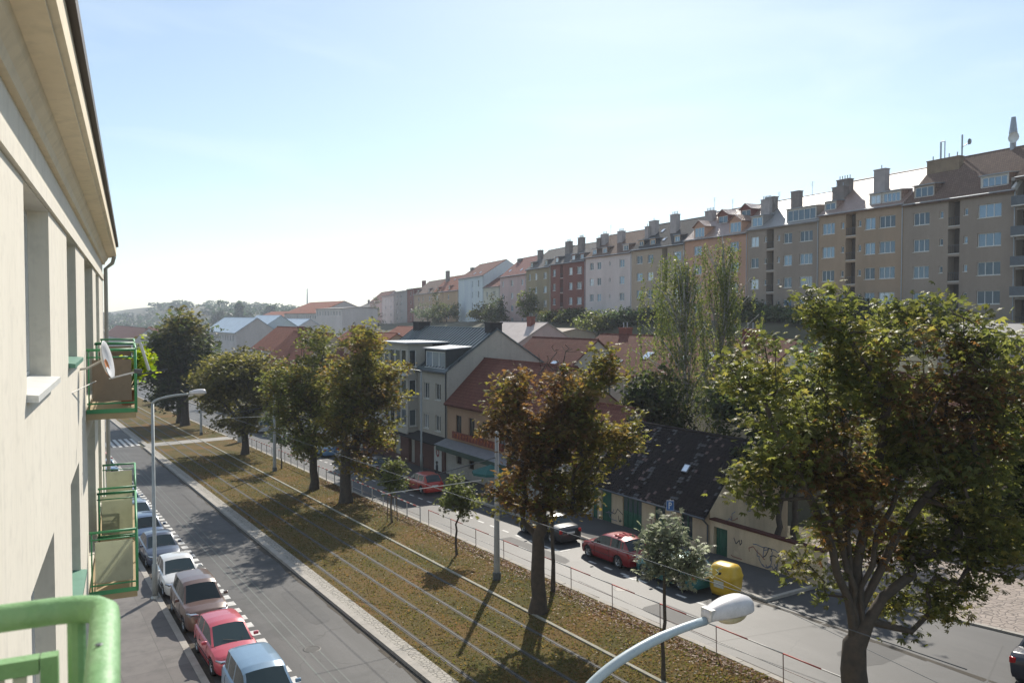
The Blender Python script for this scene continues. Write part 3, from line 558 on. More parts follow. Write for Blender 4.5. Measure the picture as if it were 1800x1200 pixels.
def skylight(parent, x, y, e, s1, w_=.7, l_=.9, off=.17):
    a = MB(); s_ = math.atan(s1); dy, dz = math.cos(s_), math.sin(s_); c = Vector((x, y, e+y*s1+off)); a.obox(c, (w_/2, 0, 0), (0, dy*l_/2, dz*l_/2), (0, -dz*.05, dy*.05), ZINC)
    g = MB(); q = c+Vector((0, -dz*.055, dy*.055)); g.face([q+Vector((i*w_*.4, dy*j*l_*.4, dz*j*l_*.4)) for i, j in ((-1, -1), (1, -1), (1, 1), (-1, 1))], mat('skylight_glass', (.75, .8, .85), .06, metal=.9))
    o = a.build('skylight', parent); g.build('pane', o)
# ---- the row of apartment houses on the slope
def ap(x):
    z = 90.3/(.49+(x-900)/1400)
    if z > 163: z = (10.4+.366*163)/(.366+(x-900)/1400)
    return (Fh*z+Rt*(x-900)/1400*z)[:2], z
WALLS = {'sand': ((.31, .225, .155), (.24, .18, .125)), 'greyb': ((.255, .21, .17), (.20, .166, .137)), 'salmon': ((.42, .245, .165), (.34, .20, .14)), 'beige': ((.33, .27, .20), (.27, .22, .17)), 'pinkw': ((.50, .45, .43), (.42, .38, .36)),
 'brick': ((.165, .062, .045), (.125, .05, .04)), 'olive': ((.26, .22, .13), (.20, .17, .11)), 'pink': ((.46, .33, .31), (.38, .28, .26)), 'paley': ((.46, .44, .36), (.38, .36, .30)), 'blue': ((.46, .50, .56), (.38, .42, .48)), 'grey': ((.27, .255, .24), (.20, .19, .18)), 'orange': ((.36, .24, .14), (.28, .19, .12))}
def wm(k): a, b = WALLS[k]; a = tuple(min(.66, c*1.32) for c in a); b = tuple(min(.6, c*1.28) for c in b); return mat('render_'+k, a, .9, b, .25, 3, streak=True, bump=.1)
def apartment(px0, px1, eave_px, wall, roofm, label, cols, nfl=5, rise=4.6, D_=11, dorm=(), chim=(), ant=(), loggia=(), sky_=(), small=(), extra_e=0, base=None, fire=None, hw=1.4):
    """cols: (photo x of the window's centre, width in metres, panes)"""
    P0, z0 = ap(px0); P1, z1 = ap(px1); dv = P1-P0; W_ = float(np.linalg.norm(dv)); rz = math.atan2(dv[1], dv[0])
    pm = (px0+px1)/2; _, zm = ap(pm); e_w = H+(556-eave_px)/1400*zm
    bz = base if base is not None else float(np.interp(P0[1], RY, RZ))-1.; e = e_w-bz+extra_e
    b = thing('apartment_house', label, 'apartment house', (P0[0], P0[1], bz), rz, 'apartment houses in the row on the slope')
    ux = dv/W_
    un = np.array([-ux[1], ux[0]])
    def loc_x(px, yy=0.):
        d = ray(px, 500)[:2]; A = np.array([[d[0], -ux[0]], [d[1], -ux[1]]]); return float(np.linalg.solve(A, P0+un*yy)[1])
    def loc_z(px, py, yy): q_ = P0+ux*loc_x(px, yy)+un*yy; return H+(556-py)/1400*float(q_@Fh[:2])-bz
    m = wm(wall); holes = []; wins = []
    for (px, ww, n) in cols:
        x = loc_x(px)
        if not (ww/2+.1 < x < W_-ww/2-.1): x = min(max(x, ww/2+.2), W_-ww/2-.2)
        for k in range(nfl):
            zt = e-1.15-3.0*k
            if zt-hw > .3: holes.append((x-ww/2, x+ww/2, zt-hw, zt)); wins.append((x-ww/2, zt-hw, ww, hw, n))
    for px in small:
        x = loc_x(px)
        for k in range(nfl):
            zt = e-1.3-3.0*k; holes.append((x-.22, x+.22, zt-.75, zt)); wins.append((x-.22, zt-.75, .44, .75, 1))
    lg = []
    for (px, ww) in loggia:
        x = loc_x(px)
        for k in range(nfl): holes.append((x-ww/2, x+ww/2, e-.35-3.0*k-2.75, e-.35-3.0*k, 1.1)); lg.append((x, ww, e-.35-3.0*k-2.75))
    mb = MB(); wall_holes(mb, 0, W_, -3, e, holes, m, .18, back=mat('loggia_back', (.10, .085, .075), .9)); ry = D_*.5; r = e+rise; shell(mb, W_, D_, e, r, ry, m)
    mb.box(-.02, W_+.02, -.18, -.001, e-.16, e+.02, OFFW if wall != 'brick' else m)
    mb.build('wall', b)
    for q in wins: window(b, q[0], q[1], q[2], q[3], q[4], y=.12)
    for (x, ww, z) in lg:
        a = MB(); a.box(x-ww/2+.01, x+ww/2-.01, .04, .09, z+.95, z+1.0, IRON); a.box(x-ww/2+.01, x+ww/2-.01, .02, .10, z, z+.10, OFFW)
        for i in range(6): xx = x-ww/2+.08+i*(ww-.16)/5; a.box(xx-.012, xx+.012, .055, .075, z+.1, z+.95, IRON)
        a.build('balcony_railing', b)
    roof_part(b, W_, D_, e, r, ry, roofm, side=.0)
    gt = MB(); gt.tube([(0, -.42, e-.12), (W_, -.42, e-.12)], .07, ZINC, 6); gt.tube([(W_-.15, -.1, e-.2), (W_-.15, -.1, 0)], .055, ZINC, 6); gt.build('gutter', b)
    s1 = rise/ry
    for d_ in dorm:
        px, ww, hh, n, kd = d_[:5]; dm = d_[5] if len(d_) > 5 else m; dormer(b, loc_x(px, d_[6] if len(d_) > 6 else .45), ww, hh, e, s1, dm, roofm if kd == 'gable' else ZINC, d_[6] if len(d_) > 6 else .45, n, kd, side=roofm if kd != 'gable' else dm)
    for c_ in chim:
        px, ww, top, yy, pots = c_[:5]; x = min(max(loc_x(px, yy), ww/2), W_-ww/2); chimney(b, x, yy, e+min(yy, D_-yy)*s1-.3, loc_z(px, top, yy) if top > 100 else r+top, ww, .8, c_[5] if len(c_) > 5 else None, pots)
    for px in ant: antenna(b, min(max(loc_x(px, ry), .3), W_-.3), ry+.1, r+.2, rng.uniform(1.2, 2.6))
    for (px, yy) in sky_: skylight(b, loc_x(px, yy), yy, e, s1)
    for xx in ([W_] if fire else []):
        a = MB(); L_ = math.hypot(ry+.5, rise); an = math.atan(s1)
        a.obox((xx-.14, ry/2-.2, e+rise/2-.1+.14), (.16, 0, 0), (0, math.cos(an)*L_/2, math.sin(an)*L_/2), (0, -math.sin(an)*.22, math.cos(an)*.22), mat('fire_wall', (.62, .60, .57), .7)); a.build('parapet', b)
    return b, W_, e, r, loc_x
CR = mat('chimney_sand', (.27, .20, .13), .9, (.20, .15, .10), 1.); CP_ = mat('chimney_pale', (.40, .36, .35), .9, (.3, .28, .27), 1.)
A1 = apartment(1783, 1960, 302, 'grey', TILE_B, 'grey-brown apartment house with dark balconies at the right end of the row', [(1830, 2., 3), (1890, 2., 3)], loggia=[(1797, 2.6)], rise=5.6, extra_e=.2, chim=[(1830, 3, .8, 6, 0, CR)])
A2 = apartment(1586, 1783, 347, 'greyb', TILE_B, 'brown-grey apartment house with an open stair-well column and antenna masts on the roof', [(1618, 2.0, 3), (1737, 2.5, 3)], small=(1653, 1696), loggia=[(1675, 1.35)],
               dorm=[(1622, 2.6, 1.25, 3, 'shed', None or wm('greyb'), .6), (1745, 3.0, 1.15, 4, 'shed', OFFW, .6)], chim=[(1630, 4.0, 288, 4.2, 4, CR)], rise=5.2, fire=True)
A3 = apartment(1438, 1586, 369, 'sand', TILE_P, 'orange-tan apartment house with two chimney blocks beside the antenna house', [(1455, 2.0, 3), (1528, 1.5, 2), (1558, 2.2, 3)], small=(1480, 1510), loggia=[(1494, 1.5)],
               dorm=[(1458, 1.9, 1., 2, 'shed', OFFW, .6), (1537, 1.7, 1.2, 2, 'shed', OFFW, .4), (1565, 2.6, 1.2, 4, 'shed', OFFW, .4)], chim=[(1460, 1.9, 334, 2.6, 2), (1481, 2.0, 319, 3.4, 5), (1547, 1.6, 301, 2.4, 1, CP_)], rise=4.6)
A4 = apartment(1313, 1438, 396, 'greyb', mat('bright_tin', (.34, .33, .32), .5, (.28, .27, .26), metal=.5), 'apartment house with a shining tin roof and a long glazed dormer', [(1326, 1.6, 2), (1384, 1.5, 2), (1416, 2.2, 3)], small=(1345, 1368), loggia=[(1353, 1.4)],
               dorm=[(1330, 2.3, 1.4, 2, 'shed', OFFW, .3), (1407, 5.2, 1.6, 5, 'shed', OFFW, .3)], chim=[(1341, 1.7, 354, 2.8, 6, CP_), (1355, 1.7, 349, 3.4, 0), (1399, 1.4, 339, 2.8, 0)], ant=(1365, 1425), rise=4.3)
A5 = apartment(1203, 1313, 416, 'salmon', TILE_P, 'salmon apartment house with peaked gable dormers behind the weeping birches', [(1226, 1.9, 3), (1290, 1.9, 3)], small=(1258,),
               dorm=[(1229, 2.6, 1.6, 3, 'gable', None or wm('salmon'), .15), (1292, 2.6, 1.6, 3, 'gable', wm('salmon'), .15), (1270, 2.4, 1.2, 2, 'gable', wm('brick'), 2.6), (1310, 2.2, 1.4, 2, 'gable', wm('brick'), 2.8)], chim=[(1248, 1.8, 373, 3.8, 5, CP_)], ant=(1254, 1286), rise=4.6)
A6 = apartment(1110, 1203, 434, 'beige', TILE_K, 'beige apartment house with a dark roof and skylights left of the salmon one', [(1124, 1.8, 2), (1143, 1.7, 2), (1190, 2., 3)], loggia=[(1168, 1.5)],
               dorm=[(1127, 1.6, .9, 2, 'shed', wm('orange'), .6), (1147, 1.6, .9, 2, 'shed', wm('orange'), .6), (1190, 1.6, 1., 2, 'shed')], chim=[(1139, 1.0, 400, 2.6, 2, CP_), (1149, 1.9, 390, 3.2, 1, CP_), (1186, 1.7, 379, 3., 4, CP_)], sky_=[(1165, 3.6), (1168, 1.4)], rise=4.6)
A7 = apartment(1029, 1110, 448, 'pinkw', TILE_B, 'pinkish-white apartment house with a brown roof and small stair windows', [(1040, 1.4, 2), (1053, 1.4, 2), (1093, 1.6, 2)], small=(1072,), dorm=[(1045, 1.6, 1., 2, 'shed'), (1063, 1.6, 1., 2, 'shed'), (1100, 1.8, 1., 2, 'shed')],
               chim=[(1054, 1.2, 420, 2.8, 2), (1063, 1.6, 413, 3.2, 3, CP_), (1092, 1.6, 408, 3.2, 4, CP_)], ant=(1036,), rise=4.4)
A8 = apartment(968, 1029, 461, 'brick', TILE_G, 'red brick apartment house with white windows in the middle of the row', [(974, 1.3, 2), (1003, 1.5, 2), (1018, 2., 3)], loggia=[(987, 1.4)], dorm=[(979, 1.6, 1., 2, 'shed'), (1008, 1.6, 1., 2, 'shed'), (1023, 1.6, 1., 2, 'shed')], chim=[(1000, 2.0, 426, 3.2, 4), (1022, 1.8, 419, 3.6, 5)], rise=4.)
A9 = apartment(925, 968, 471, 'olive', TILE_G, 'olive-tan apartment house left of the red brick one', [(931, 1.2, 2), (942, 1.4, 2), (958, 1.9, 3)], dorm=[(935, 1.5, 1., 2, 'shed'), (960, 1.8, 1., 2, 'shed')], chim=[(950, 1.7, 441, 3., 0)], rise=4.4)
A10 = apartment(879, 925, 484, 'pink', tile_mat('rosy_tiles', (.25, .10, .085), (.30, .13, .11)), 'pink apartment house with a rosy hipped roof', [(884, 1.2, 2), (900, 1.8, 2), (918, 1.4, 2)], chim=[(914, 1.9, 456, 4.4, 1)], sky_=[(897, 1.5), (917, 1.3)], rise=4.6)
A11 = apartment(850, 879, 504, 'paley', TILE_D, 'low pale yellow apartment house beside the tall pale blue one', [(856, 1.3, 2), (868, 1.6, 2)], sky_=[(860, 1.5)], rise=3.6)
A12 = apartment(806, 850, 487, 'blue', TILE_D, 'tall pale blue apartment house with its plain gable showing', [(830, 1., 1), (841, 1.2, 2)], nfl=6, sky_=[(835, 1.4), (845, 1.4)], ant=(848,), chim=[(822, 1.9, 473, 4, 0)], rise=4.2, D_=13, hw=1.8)
A13 = apartment(760, 806, 512, 'orange', TILE_R, 'orange-tan apartment house with a red roof left of the pale blue one', [(768, 1.8, 2), (788, 1.8, 2)], dorm=[(770, 1.5, 1., 2, 'shed'), (790, 1.5, 1., 2, 'shed')], sky_=[(800, 4), (790, 4.)], chim=[(787, 2.4, 477, 4., 0)], rise=5.)
A14 = apartment(728, 760, 516, 'sand', TILE_B, 'tan apartment house with a brown roof next to the dark red house', [(736, 1.6, 2), (744, 1.2, 2), (755, 1.6, 2)], dorm=[(735, 1.5, 1., 2, 'shed'), (754, 1.6, 1., 2, 'shed')], rise=4.6)
A15 = apartment(716, 728, 508, 'brick', mat('flat_roof', (.15, .14, .14), .8), 'narrow dark red house with a roof terrace', [(722, 1.6, 2)], nfl=6, rise=.6, chim=[(726, 3.5, 2.6, 6, 0, wm('brick'))])
A16 = apartment(693, 716, 512, 'grey', MC['flat_roof'], 'grey and dark red apartment house with a set-back top storey', [(698, 1.6, 2), (705, 1.6, 2)], nfl=6, rise=.6, ant=(705,))
A17 = apartment(672, 693, 520, 'pinkw', MC['flat_roof'], 'pale whitish apartment house near the far end of the row', [(678, 1.4, 2), (687, 1.4, 2)], rise=.6)
A18 = apartment(650, 672, 530, 'pink', TILE_D, 'low pink house with a dark red roof behind the blue-green conifer', [(660, 1.6, 2)], rise=4.5, nfl=4)
A19 = apartment(630, 650, 540, 'greyb', TILE_G, 'small greyish apartment house at the far left end of the row', [(640, 1.6, 2)], rise=2.5, nfl=4, chim=[(648, 2., 1.2, 4, 0)])
# masts and dishes on the antenna house
b, W_, e, r, lx = A2
for px, hh, ww in ((1653, 2.3, .45), (1687, 2.6, .18), (1776, 3.3, .5)):
    a = MB(); x = min(lx(px, 5.5), W_-.4); z = r+.1
    if ww == .45: a.tube([(x-.22, 5.5, z-.3), (x-.22, 5.5, z+hh)], .1, ZINC, 6); a.tube([(x+.28, 5.5, z-.3), (x+.28, 5.5, z+hh)], .06, ZINC, 6); a.tube([(x-.22, 5.5, z+hh), (x+.28, 5.5, z+hh)], .05, ZINC, 6)
    elif ww == .18: a.tube([(x, 5.5, z-.3), (x, 5.5, z+hh)], .09, ZINC, 6); a.tube([(x, 5.5, z+1.2), (x+1., 5.5, z+1.6)], .05, ZINC, 6); a.lathe((x+1.1, 5.4, z+1.6), [(0, 0), (.3, .05), (.35, .2)], ZINC, 10, (-.6, -1, 0))
    else: a.tube([(x, 5.5, z-.3), (x, 5.5, z+.8), (x, 5.5, z+1.6), (x, 5.5, z+hh)], [.3, .3, .42, .22], ZINC, 8); a.lathe((x+.4, 5.2, z+1.), [(0, 0), (.5, .1), (.6, .3)], WHITE, 12, (0, -1, 0))
    a.build('antenna_mast', b)
# side balconies on the house at the right end
b, W_, e, r, lx = A1
for k in range(4):
    a = MB(); z = e-3.1-3*k; a.box(.1, 3.4, -1.1, -.002, z, z+.14, OFFW); a.box(.1, 3.4, -1.1, -1.06, z+.14, z+1.05, mat('balcony_sheet', (.10, .12, .14), .5)); a.box(.1, .14, -1.06, -.01, z+.14, z+1.05, MC['balcony_sheet']); a.build('balcony', b)
# ---- houses along the far side of the street (front faces the street, local x runs towards the camera)
def street_house(label, Yfar, Ynear, eave_w, ridge_w, depth, wall, roofm, holes=(), cat='house', front=31.2, ry=None, side=.05, bz=None, name='town_house', ea=None, holes_wall=None):
    zb = S(Ynear) if bz is None else bz; b = thing(name, label, cat, (front, Yfar, zb), R(-90)); W_ = Yfar-Ynear; e = eave_w-zb; r = ridge_w-zb; ry = ry or depth/2
    mb = MB(); hs = [(h[0], h[1], h[2], h[3])+tuple(h[4:5]) for h in holes]; wall_holes(mb, 0, W_, -3, e, hs, wall, .16, back=DARK); shell(mb, W_, depth, e, r, ry, wall, ea=ea); mb.build('wall', b)
    if roofm: roof_part(b, W_, depth, e, r, ry, roofm, side=side, ea=ea)
    return b, W_, e, r, zb
GW = mat('pale_grey_render', (.47, .44, .375), .9, (.40, .375, .325), .3, 4, streak=True); BR = mat('brown_base', (.14, .06, .045), .7, (.10, .045, .035), .8)
zb = S(60.72)
def lyz(px, py, X=31.2, Yf=0, z0=0): p = onX(px, py, X); return Yf-p[1], p[2]-z0
Yf = 77.6; wn = []
for px, y0_, y1_ in ((750, 672, 700), (770, 674, 703), (749.5, 727, 752), (770, 730, 758)):
    x, zt = lyz(px, y0_, 31.2, Yf, zb); _, zl = lyz(px, y1_, 31.2, Yf, zb); wn.append((x-.5, x+.5, zl, zt))
gh, W_, e, r, zb = street_house('pale grey four-storey house with a glazed bay tower and dark seamed metal roof', Yf, 60.72, 7.08, 10.6, 10.6, GW, METAL_R, wn, ry=4.99, side=.1)
for h in wn: window(gh, h[0], h[2], h[1]-h[0], h[3]-h[2], 2, y=.1, gm_=DGLASS)
a = MB(); s1_ = (r-e)/4.99; L_ = math.hypot(4.99, r-e)
for i in range(int(W_/.6)+1):
    c = Vector((.15+i*.6, 2.5, e+2.5*s1_+.165)); a.obox(c, (.02, 0, 0), (0, 2.45, 2.45*s1_), (0, -.03*s1_, .03), mat('seam_dark', (.04, .05, .052), .5))
a.build('roof_seams', gh)
# bay
xb0, xb1 = Yf-72.5, Yf-66.6; a = MB(); rows = [(2.9+zb*0, 3.9)]
bz0 = 1.2-zb; bz1 = 9.3-zb
hs = []
for k in range(3):
    z = bz0+.55+k*2.72
    for i in range(4): x = xb0+.35+i*1.32; hs.append((x, x+1.15, z, z+1.55))
wall_holes(a, xb0, xb1, bz0, bz1, hs, GW, .12, -1.0)
def sidefn(x, y, z): return (xb1-(y+1.0)*1.0, x, z)
shs = [(-.85, -.15, bz0+.55+k*2.72, bz0+.55+k*2.72+1.55) for k in range(3)]
wall_holes(a, -1.0, 1.5, bz0, bz1, shs, GW, .1, -1.0, sidefn)
a.face([(xb0, -1, bz0), (xb0, -1, bz1), (xb0, 1.5, bz1), (xb0, 1.5, bz0)], GW); a.face([(xb0, -1, bz0), (xb0, 0, bz0), (xb1, 0, bz0), (xb1, -1, bz0)], GW)
a.box(xb0-.1, xb1+.1, -1.15, -1.001, bz0-.12, bz0+.12, GW)
bay = a.build('bay_tower', gh)
for h in hs: window(bay, h[0], h[2], h[1]-h[0], h[3]-h[2], 1, y=-.94, gm_=DGLASS)
for h in shs: window(bay, xb1-.08, h[2], .7, 1.55, 1, y=-.85, rot=R(90), gm_=DGLASS)
a = MB(); a.box(xb0-.35, xb1+.4, -1.4, 3.4, bz1, bz1+.14, ZINC); a.build('bay_roof', bay)
a = MB(); a.box(xb0-.2, xb1+.25, -1.55, -1.02, bz0+5.2, bz0+5.32, WHITE); a.tube([(xb0-.1, -1.5, bz0+5.9), (xb1+.1, -1.5, bz0+5.9)], .03, WHITE, 6); a.build('balcony_rail', bay)
dormer(gh, Yf-63.3, 4.2, 1.55, e, (r-e)/4.99, mat('dormer_dark', (.035, .04, .042), .5), ZINC, .15, 3, 'shed')
for yy, ww in ((60.9, 1.), (76.3, 1.6)): chimney(gh, Yf-yy-ww/2 if yy < 70 else Yf-yy, 5., r-.6, r+.55, ww, 1.2, mat('sooty_brick', (.045, .04, .04), .9), 0)
a = MB(); a.tube([(W_-.12, -.1, e-.1), (W_-.12, -.1, .3)], .06, IRON, 6); a.tube([(0, -.4, e-.1), (W_, -.4, e-.1)], .08, IRON, 6); a.build('gutter', gh)
# ground floor shop front in brown with arches
a = MB(); zt = 1.35-zb
arch = []
for k in range(3): arch.append((1.2+k*2.4, 2.9+k*2.4, .3, zt-.7, .5))
wall_holes(a, -2, W_, -.5, zt-.25, arch+[(9.6, 10.9, 0, zt-.6, .4), (14.9, 16.4, .15, zt-.55, .06)], BR, .3, -.3, back=DARK); a.face([(W_, -.3, -.5), (W_, 0, -.5), (W_, 0, zt-.25), (W_, -.3, zt-.25)], BR)
for k in range(3):
    cx = 2.05+k*2.4
    for i in range(9):
        t0, t1 = math.pi*i/9, math.pi*(i+1)/9; pts = [(cx+rr*math.cos(t_), -.34, zt-1.55+rr*math.sin(t_)) for rr, t_ in ((.85, t0), (1.02, t0), (1.02, t1), (.85, t1))]; a.face(pts, OFFW)
a.build('shop_front', gh)
a = MB(); a.mesh([(-2, -1.3, zt-.45), (W_+.1, -1.3, zt-.45), (W_+.1, -.0, zt), (-2, 0, zt), (-2, -1.3, zt-.53), (W_+.1, -1.3, zt-.53), (W_+.1, -.0, zt-.1), (-2, 0, zt-.1)], [(0, 1, 2, 3), (7, 6, 5, 4), (0, 4, 5, 1), (1, 5, 6, 2), (3, 7, 4, 0)], TILE_K); a.build('canopy', gh)
a = MB(); a.box(14.92, 16.38, -.30, -.262, .17, zt-.57, WHITE); sg = a.build('shop_door', gh)
a = MB()
for rr in (.2,):
    for i in range(20): t0, t1 = 2*math.pi*i/20, 2*math.pi*(i+1)/20; a.face([(15.65+q*math.cos(t_), -.306, 1.75+1.3*q*math.sin(t_)) for q, t_ in ((.16, t0), (.3, t0), (.3, t1), (.16, t1))], mat('sign_red', (.35, .03, .03), .5))
a.build('emblem', sg)
# orange house
OW = mat('orange_render', (.47, .31, .20), .9, (.40, .26, .17), .4, 4, streak=True); Yf = 60.72; zb = S(47)
wn = []
for px, y0_, y1_ in ((806, 730, 765), (829, 735, 770), (853, 742, 777)):
    x, zt = lyz(px, y0_, 31.2, Yf, zb); _, zl = lyz(px, y1_, 31.2, Yf, zb); wn.append((x-.5, x+.5, zl, zt))
wn.append((wn[2][1]+1.6, wn[2][1]+2.6, wn[2][2], wn[2][3])); wn.append((wn[3][1]+1.6, wn[3][1]+2.6, wn[2][2], wn[2][3]))
gl = [(1.9, 2.8, .9, 1.9), (4.0, 4.9, .8, 1.9), (7.2, 8.6, .9, 2.), (10., 11.2, .1, 2.)]
oh, W_, e, r, zb = street_house('orange two-storey house with a steep plain red tile roof', Yf, 47.0, 4.56, 8.0, 8.4, OW, TILE_D, wn, ry=3.65, side=.02, bz=zb)
for h in wn: window(oh, h[0], h[2], h[1]-h[0], h[3]-h[2], 2, y=.1, gm_=DGLASS, fm=mat('brown_frame', (.06, .045, .035), .6))
a = MB(); wall_holes(a, 0, W_, -2, 2.55, gl, mat('shop_white', (.52, .50, .46), .8), .14, -.12, back=None)
for h in gl: a.face([(h[0], .0, h[2]), (h[1], 0, h[2]), (h[1], 0, h[3]), (h[0], 0, h[3])], DARK)
a.build('shop_front', oh)
a = MB(); a.mesh([(0, -1.25, 2.35), (W_, -1.25, 2.35), (W_, -.12, 2.75), (0, -.12, 2.75), (0, -1.25, 2.3), (W_, -1.25, 2.3), (W_, -.12, 2.6), (0, -.12, 2.6)], [(0, 1, 2, 3), (7, 6, 5, 4), (0, 4, 5, 1), (1, 5, 6, 2), (3, 7, 4, 0)], ZINC)
a.box(.4, W_-.4, -1.29, -1.252, 1.95, 2.33, mat('awning_green', (.05, .09, .07), .7)); a.build('canopy', oh)
a = MB(); sx0 = wn[0][0]-.4; a.box(sx0, sx0+8.2, -.16, -.02, 2.95, 3.5, mat('sign_brick_red', (.22, .045, .025), .6)); s_ = a.build('shop_sign', oh)
a = MB(); LO = mat('sign_orange', (.52, .16, .05), .6)
for k in range(15):
    x = sx0+.5+k*.5; hh = .14+.06*((k*7) % 3)
    a.tube([(x, -.18, 3.22-hh), (x, -.18, 3.22+hh)], .025, LO, 4); a.tube([(x, -.18, 3.22+hh*(1 if k % 2 else -.2)), (x+.22, -.18, 3.22+hh*(.2 if k % 2 else 1))], .025, LO, 4)
a.build('sign_lettering', s_)
# low white house hidden by the rusty chestnut
wh, W_, e, r, zb = street_house('low white-fronted house half hidden behind the rusty chestnut', 47.0, 40.45, 2.3, 5.6, 7., mat('dull_white_render', (.42, .40, .37), .9), TILE_D, [(.8, 1.8, .9, 2.1), (2.6, 3.6, 0.15, 2.2), (4.6, 5.6, .9, 2.1)])
for h in [(.8, .9, 1., 1.2), (4.6, .9, 1., 1.2)]: window(wh, h[0], h[1], h[2], h[3], 2, y=.1, gm_=DGLASS)
# old dark-roofed house
OLD = mat('peeling_plaster', (.60, .49, .33), .95, (.42, .34, .24), .9, 7, bump=.4, streak=True); GRN = mat('green_paint', (.018, .11, .065), .55, (.012, .08, .05), 2)
Yf, Yn = 40.4, 30.2; zb = S(30.2)
hl = []
for (px, w_, z0_, z1_, kd) in ((1041, 1.1, -.2, 1.75, 'd'), (1066, 1.0, -.2, 1.75, 'd'), (1111, 1.75, -.2, 1.8, 'g'), (1160, .9, .75, 1.75, 'w'), (1207, .9, .55, 1.85, 'w')):
    x = lyz(px, 900, 31.2, Yf, zb)[0]; hl.append((x-w_/2, x+w_/2, z0_-.0, z1_, kd))
od, W_, e, r, zb = street_house('old low house with a steep dark tiled roof and green doors', Yf, Yn, 1.48, 4.9, 6.2, OLD, None, [h[:4] for h in hl], ry=2.93, bz=zb)
for h in hl:
    if h[4] == 'w': window(od, h[0], h[2], h[1]-h[0], h[3]-h[2], 2, y=.1, gm_=DGLASS, fm=GRN)
    else:
        a = MB(); n = 2 if h[4] == 'd' else 4; ww = (h[1]-h[0])/n
        for i in range(n):
            a.box(h[0]+i*ww+.012, h[0]+(i+1)*ww-.012, .09, .14, h[2], h[3], GRN); a.box(h[0]+i*ww+.08, h[0]+(i+1)*ww-.08, .075, .0885, h[2]+.2, h[2]+.9, GRN)
            if h[4] == 'g': a.box(h[0]+i*ww+.06, h[0]+(i+1)*ww-.06, .072, .0885, h[2]+1.1, h[3]-.12, DGLASS)
        a.build('door', od)
# roof of separate worn tiles
OT = mat('worn_tile', (.022, .018, .018), .85, (.034, .026, .025), 3, 14, spec=.15); OT2 = mat('worn_red_tile', (.10, .045, .035), .5, spec=.6); OT3 = mat('tilted_tile', (.04, .034, .033), .36, spec=.5); a = MB()
for (ya, za, yb, zb_) in ((-.4, e-.4*(r-e)/2.93, 2.93, r), (6.6, e-.4*(r-e)/3.27, 2.93, r)):
    L = math.hypot(yb-ya, zb_-za); dirv = Vector((0, (yb-ya)/L, (zb_-za)/L)); nv = Vector((1, 0, 0)).cross(dirv); nv = nv if nv.z > 0 else -nv; nr = int(L/.21)
    for i in range(nr):
        for j in range(int(W_/.2)+1):
            u = (i+.5)*L/nr; c = Vector((-.05+j*.2+.1, ya, za))+dirv*u+nv*(.05+random.uniform(-.012, .014)); tl_ = .12+random.uniform(-.05, .05)+(.16 if math.sin(j*.9)+math.sin(j*.37+1) > .75 else 0)
            dd = (dirv-nv*tl_).normalized(); n2_ = nv+dirv*tl_; si = Vector((1, 0, random.uniform(-.05, .05)))
            a.obox(c, si*.086, dd*(L/nr*.56), n2_.normalized()*.016, OT2 if random.random() < .04 else (OT3 if tl_ > .22 and random.random() < .38 else OT))
a.tube([(-.1, 2.93, r+.07), (W_+.1, 2.93, r+.07)], .1, OT, 6)
a.build('roof', od)
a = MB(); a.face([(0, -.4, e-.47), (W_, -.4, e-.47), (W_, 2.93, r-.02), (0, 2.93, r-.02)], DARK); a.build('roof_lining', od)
skylight(od, W_-3.1, 1.25, e, (r-e)/2.93, .45, .5, .16)
a = MB(); a.tube([(0, -.46, e-.42), (W_, -.46, e-.42)], .06, IRON, 6); a.tube([(W_-.2, -.42, e-.42), (W_-.1, -.08, e-.8), (W_-.1, -.08, -.2)], .05, IRON, 6); a.build('gutter', od)
GRAF = [mat('spray_black', (.05, .05, .06), .7), mat('spray_grey_blue', (.16, .18, .24), .7), mat('spray_rust', (.28, .12, .08), .7)]
def graffiti(parent, f, n, u0, u1, v0, v1):
    for k in range(n):
        a = MB(); u, v_ = random.uniform(u0, u1), random.uniform(v0, v1); m = random.choice(GRAF); P_ = []
        for i in range(7): P_.append((u, v_)); u += random.uniform(-.05, .28); v_ = min(v1, max(v0, v_+random.uniform(-.35, .35)))
        for (p, q) in zip(P_[:-1], P_[1:]):
            dx, dz = q[0]-p[0], q[1]-p[1]; L = math.hypot(dx, dz)+1e-6; ox, oz = -dz/L*.025, dx/L*.025
            a.face([f(p[0]-ox, p[1]-oz), f(q[0]-ox, q[1]-oz), f(q[0]+ox, q[1]+oz), f(p[0]+ox, p[1]+oz)], m)
        a.build('graffiti', parent)
graffiti(od, lambda u, v: (u, -.006, v), 8, .2, W_-.8, .1, 1.0); graffiti(od, lambda u, v: (W_+.006, u, v), 6, .8, 4.6, 1.6, 2.9)
# yard wall with the green gate
yw = thing('yard_wall', 'pale graffitied yard wall with a green gate beside the old house', 'wall', (31.2, 30.19, S(23)), R(-90)); a = MB(); zt = 1.0-S(23)
g0 = .25
wall_holes(a, 0, 7.0, -1.5, zt, [(g0, g0+.95, -.45, zt-.3, .25)], OLD, .25, 0, back=GRN); a.face([(7, 0, -1.5), (7, .3, -1.5), (7, .3, zt), (7, 0, zt)], OLD); a.face([(0, .3, -1.5), (0, .3, zt), (7, .3, zt), (7, .3, -1.5)], OLD); a.box(-.02, 7.05, -.06, .36, zt, zt+.08, TILE_D); a.build('wall', yw)
a = MB()
for i in range(4): a.box(g0+.03+i*.23, g0+.24+i*.23, .18, .22, -.42, zt-.33, GRN)
a.build('gate', yw); graffiti(yw, lambda u, v: (u, -.006, v), 16, 1.4, 6.2, .1, 1.1)
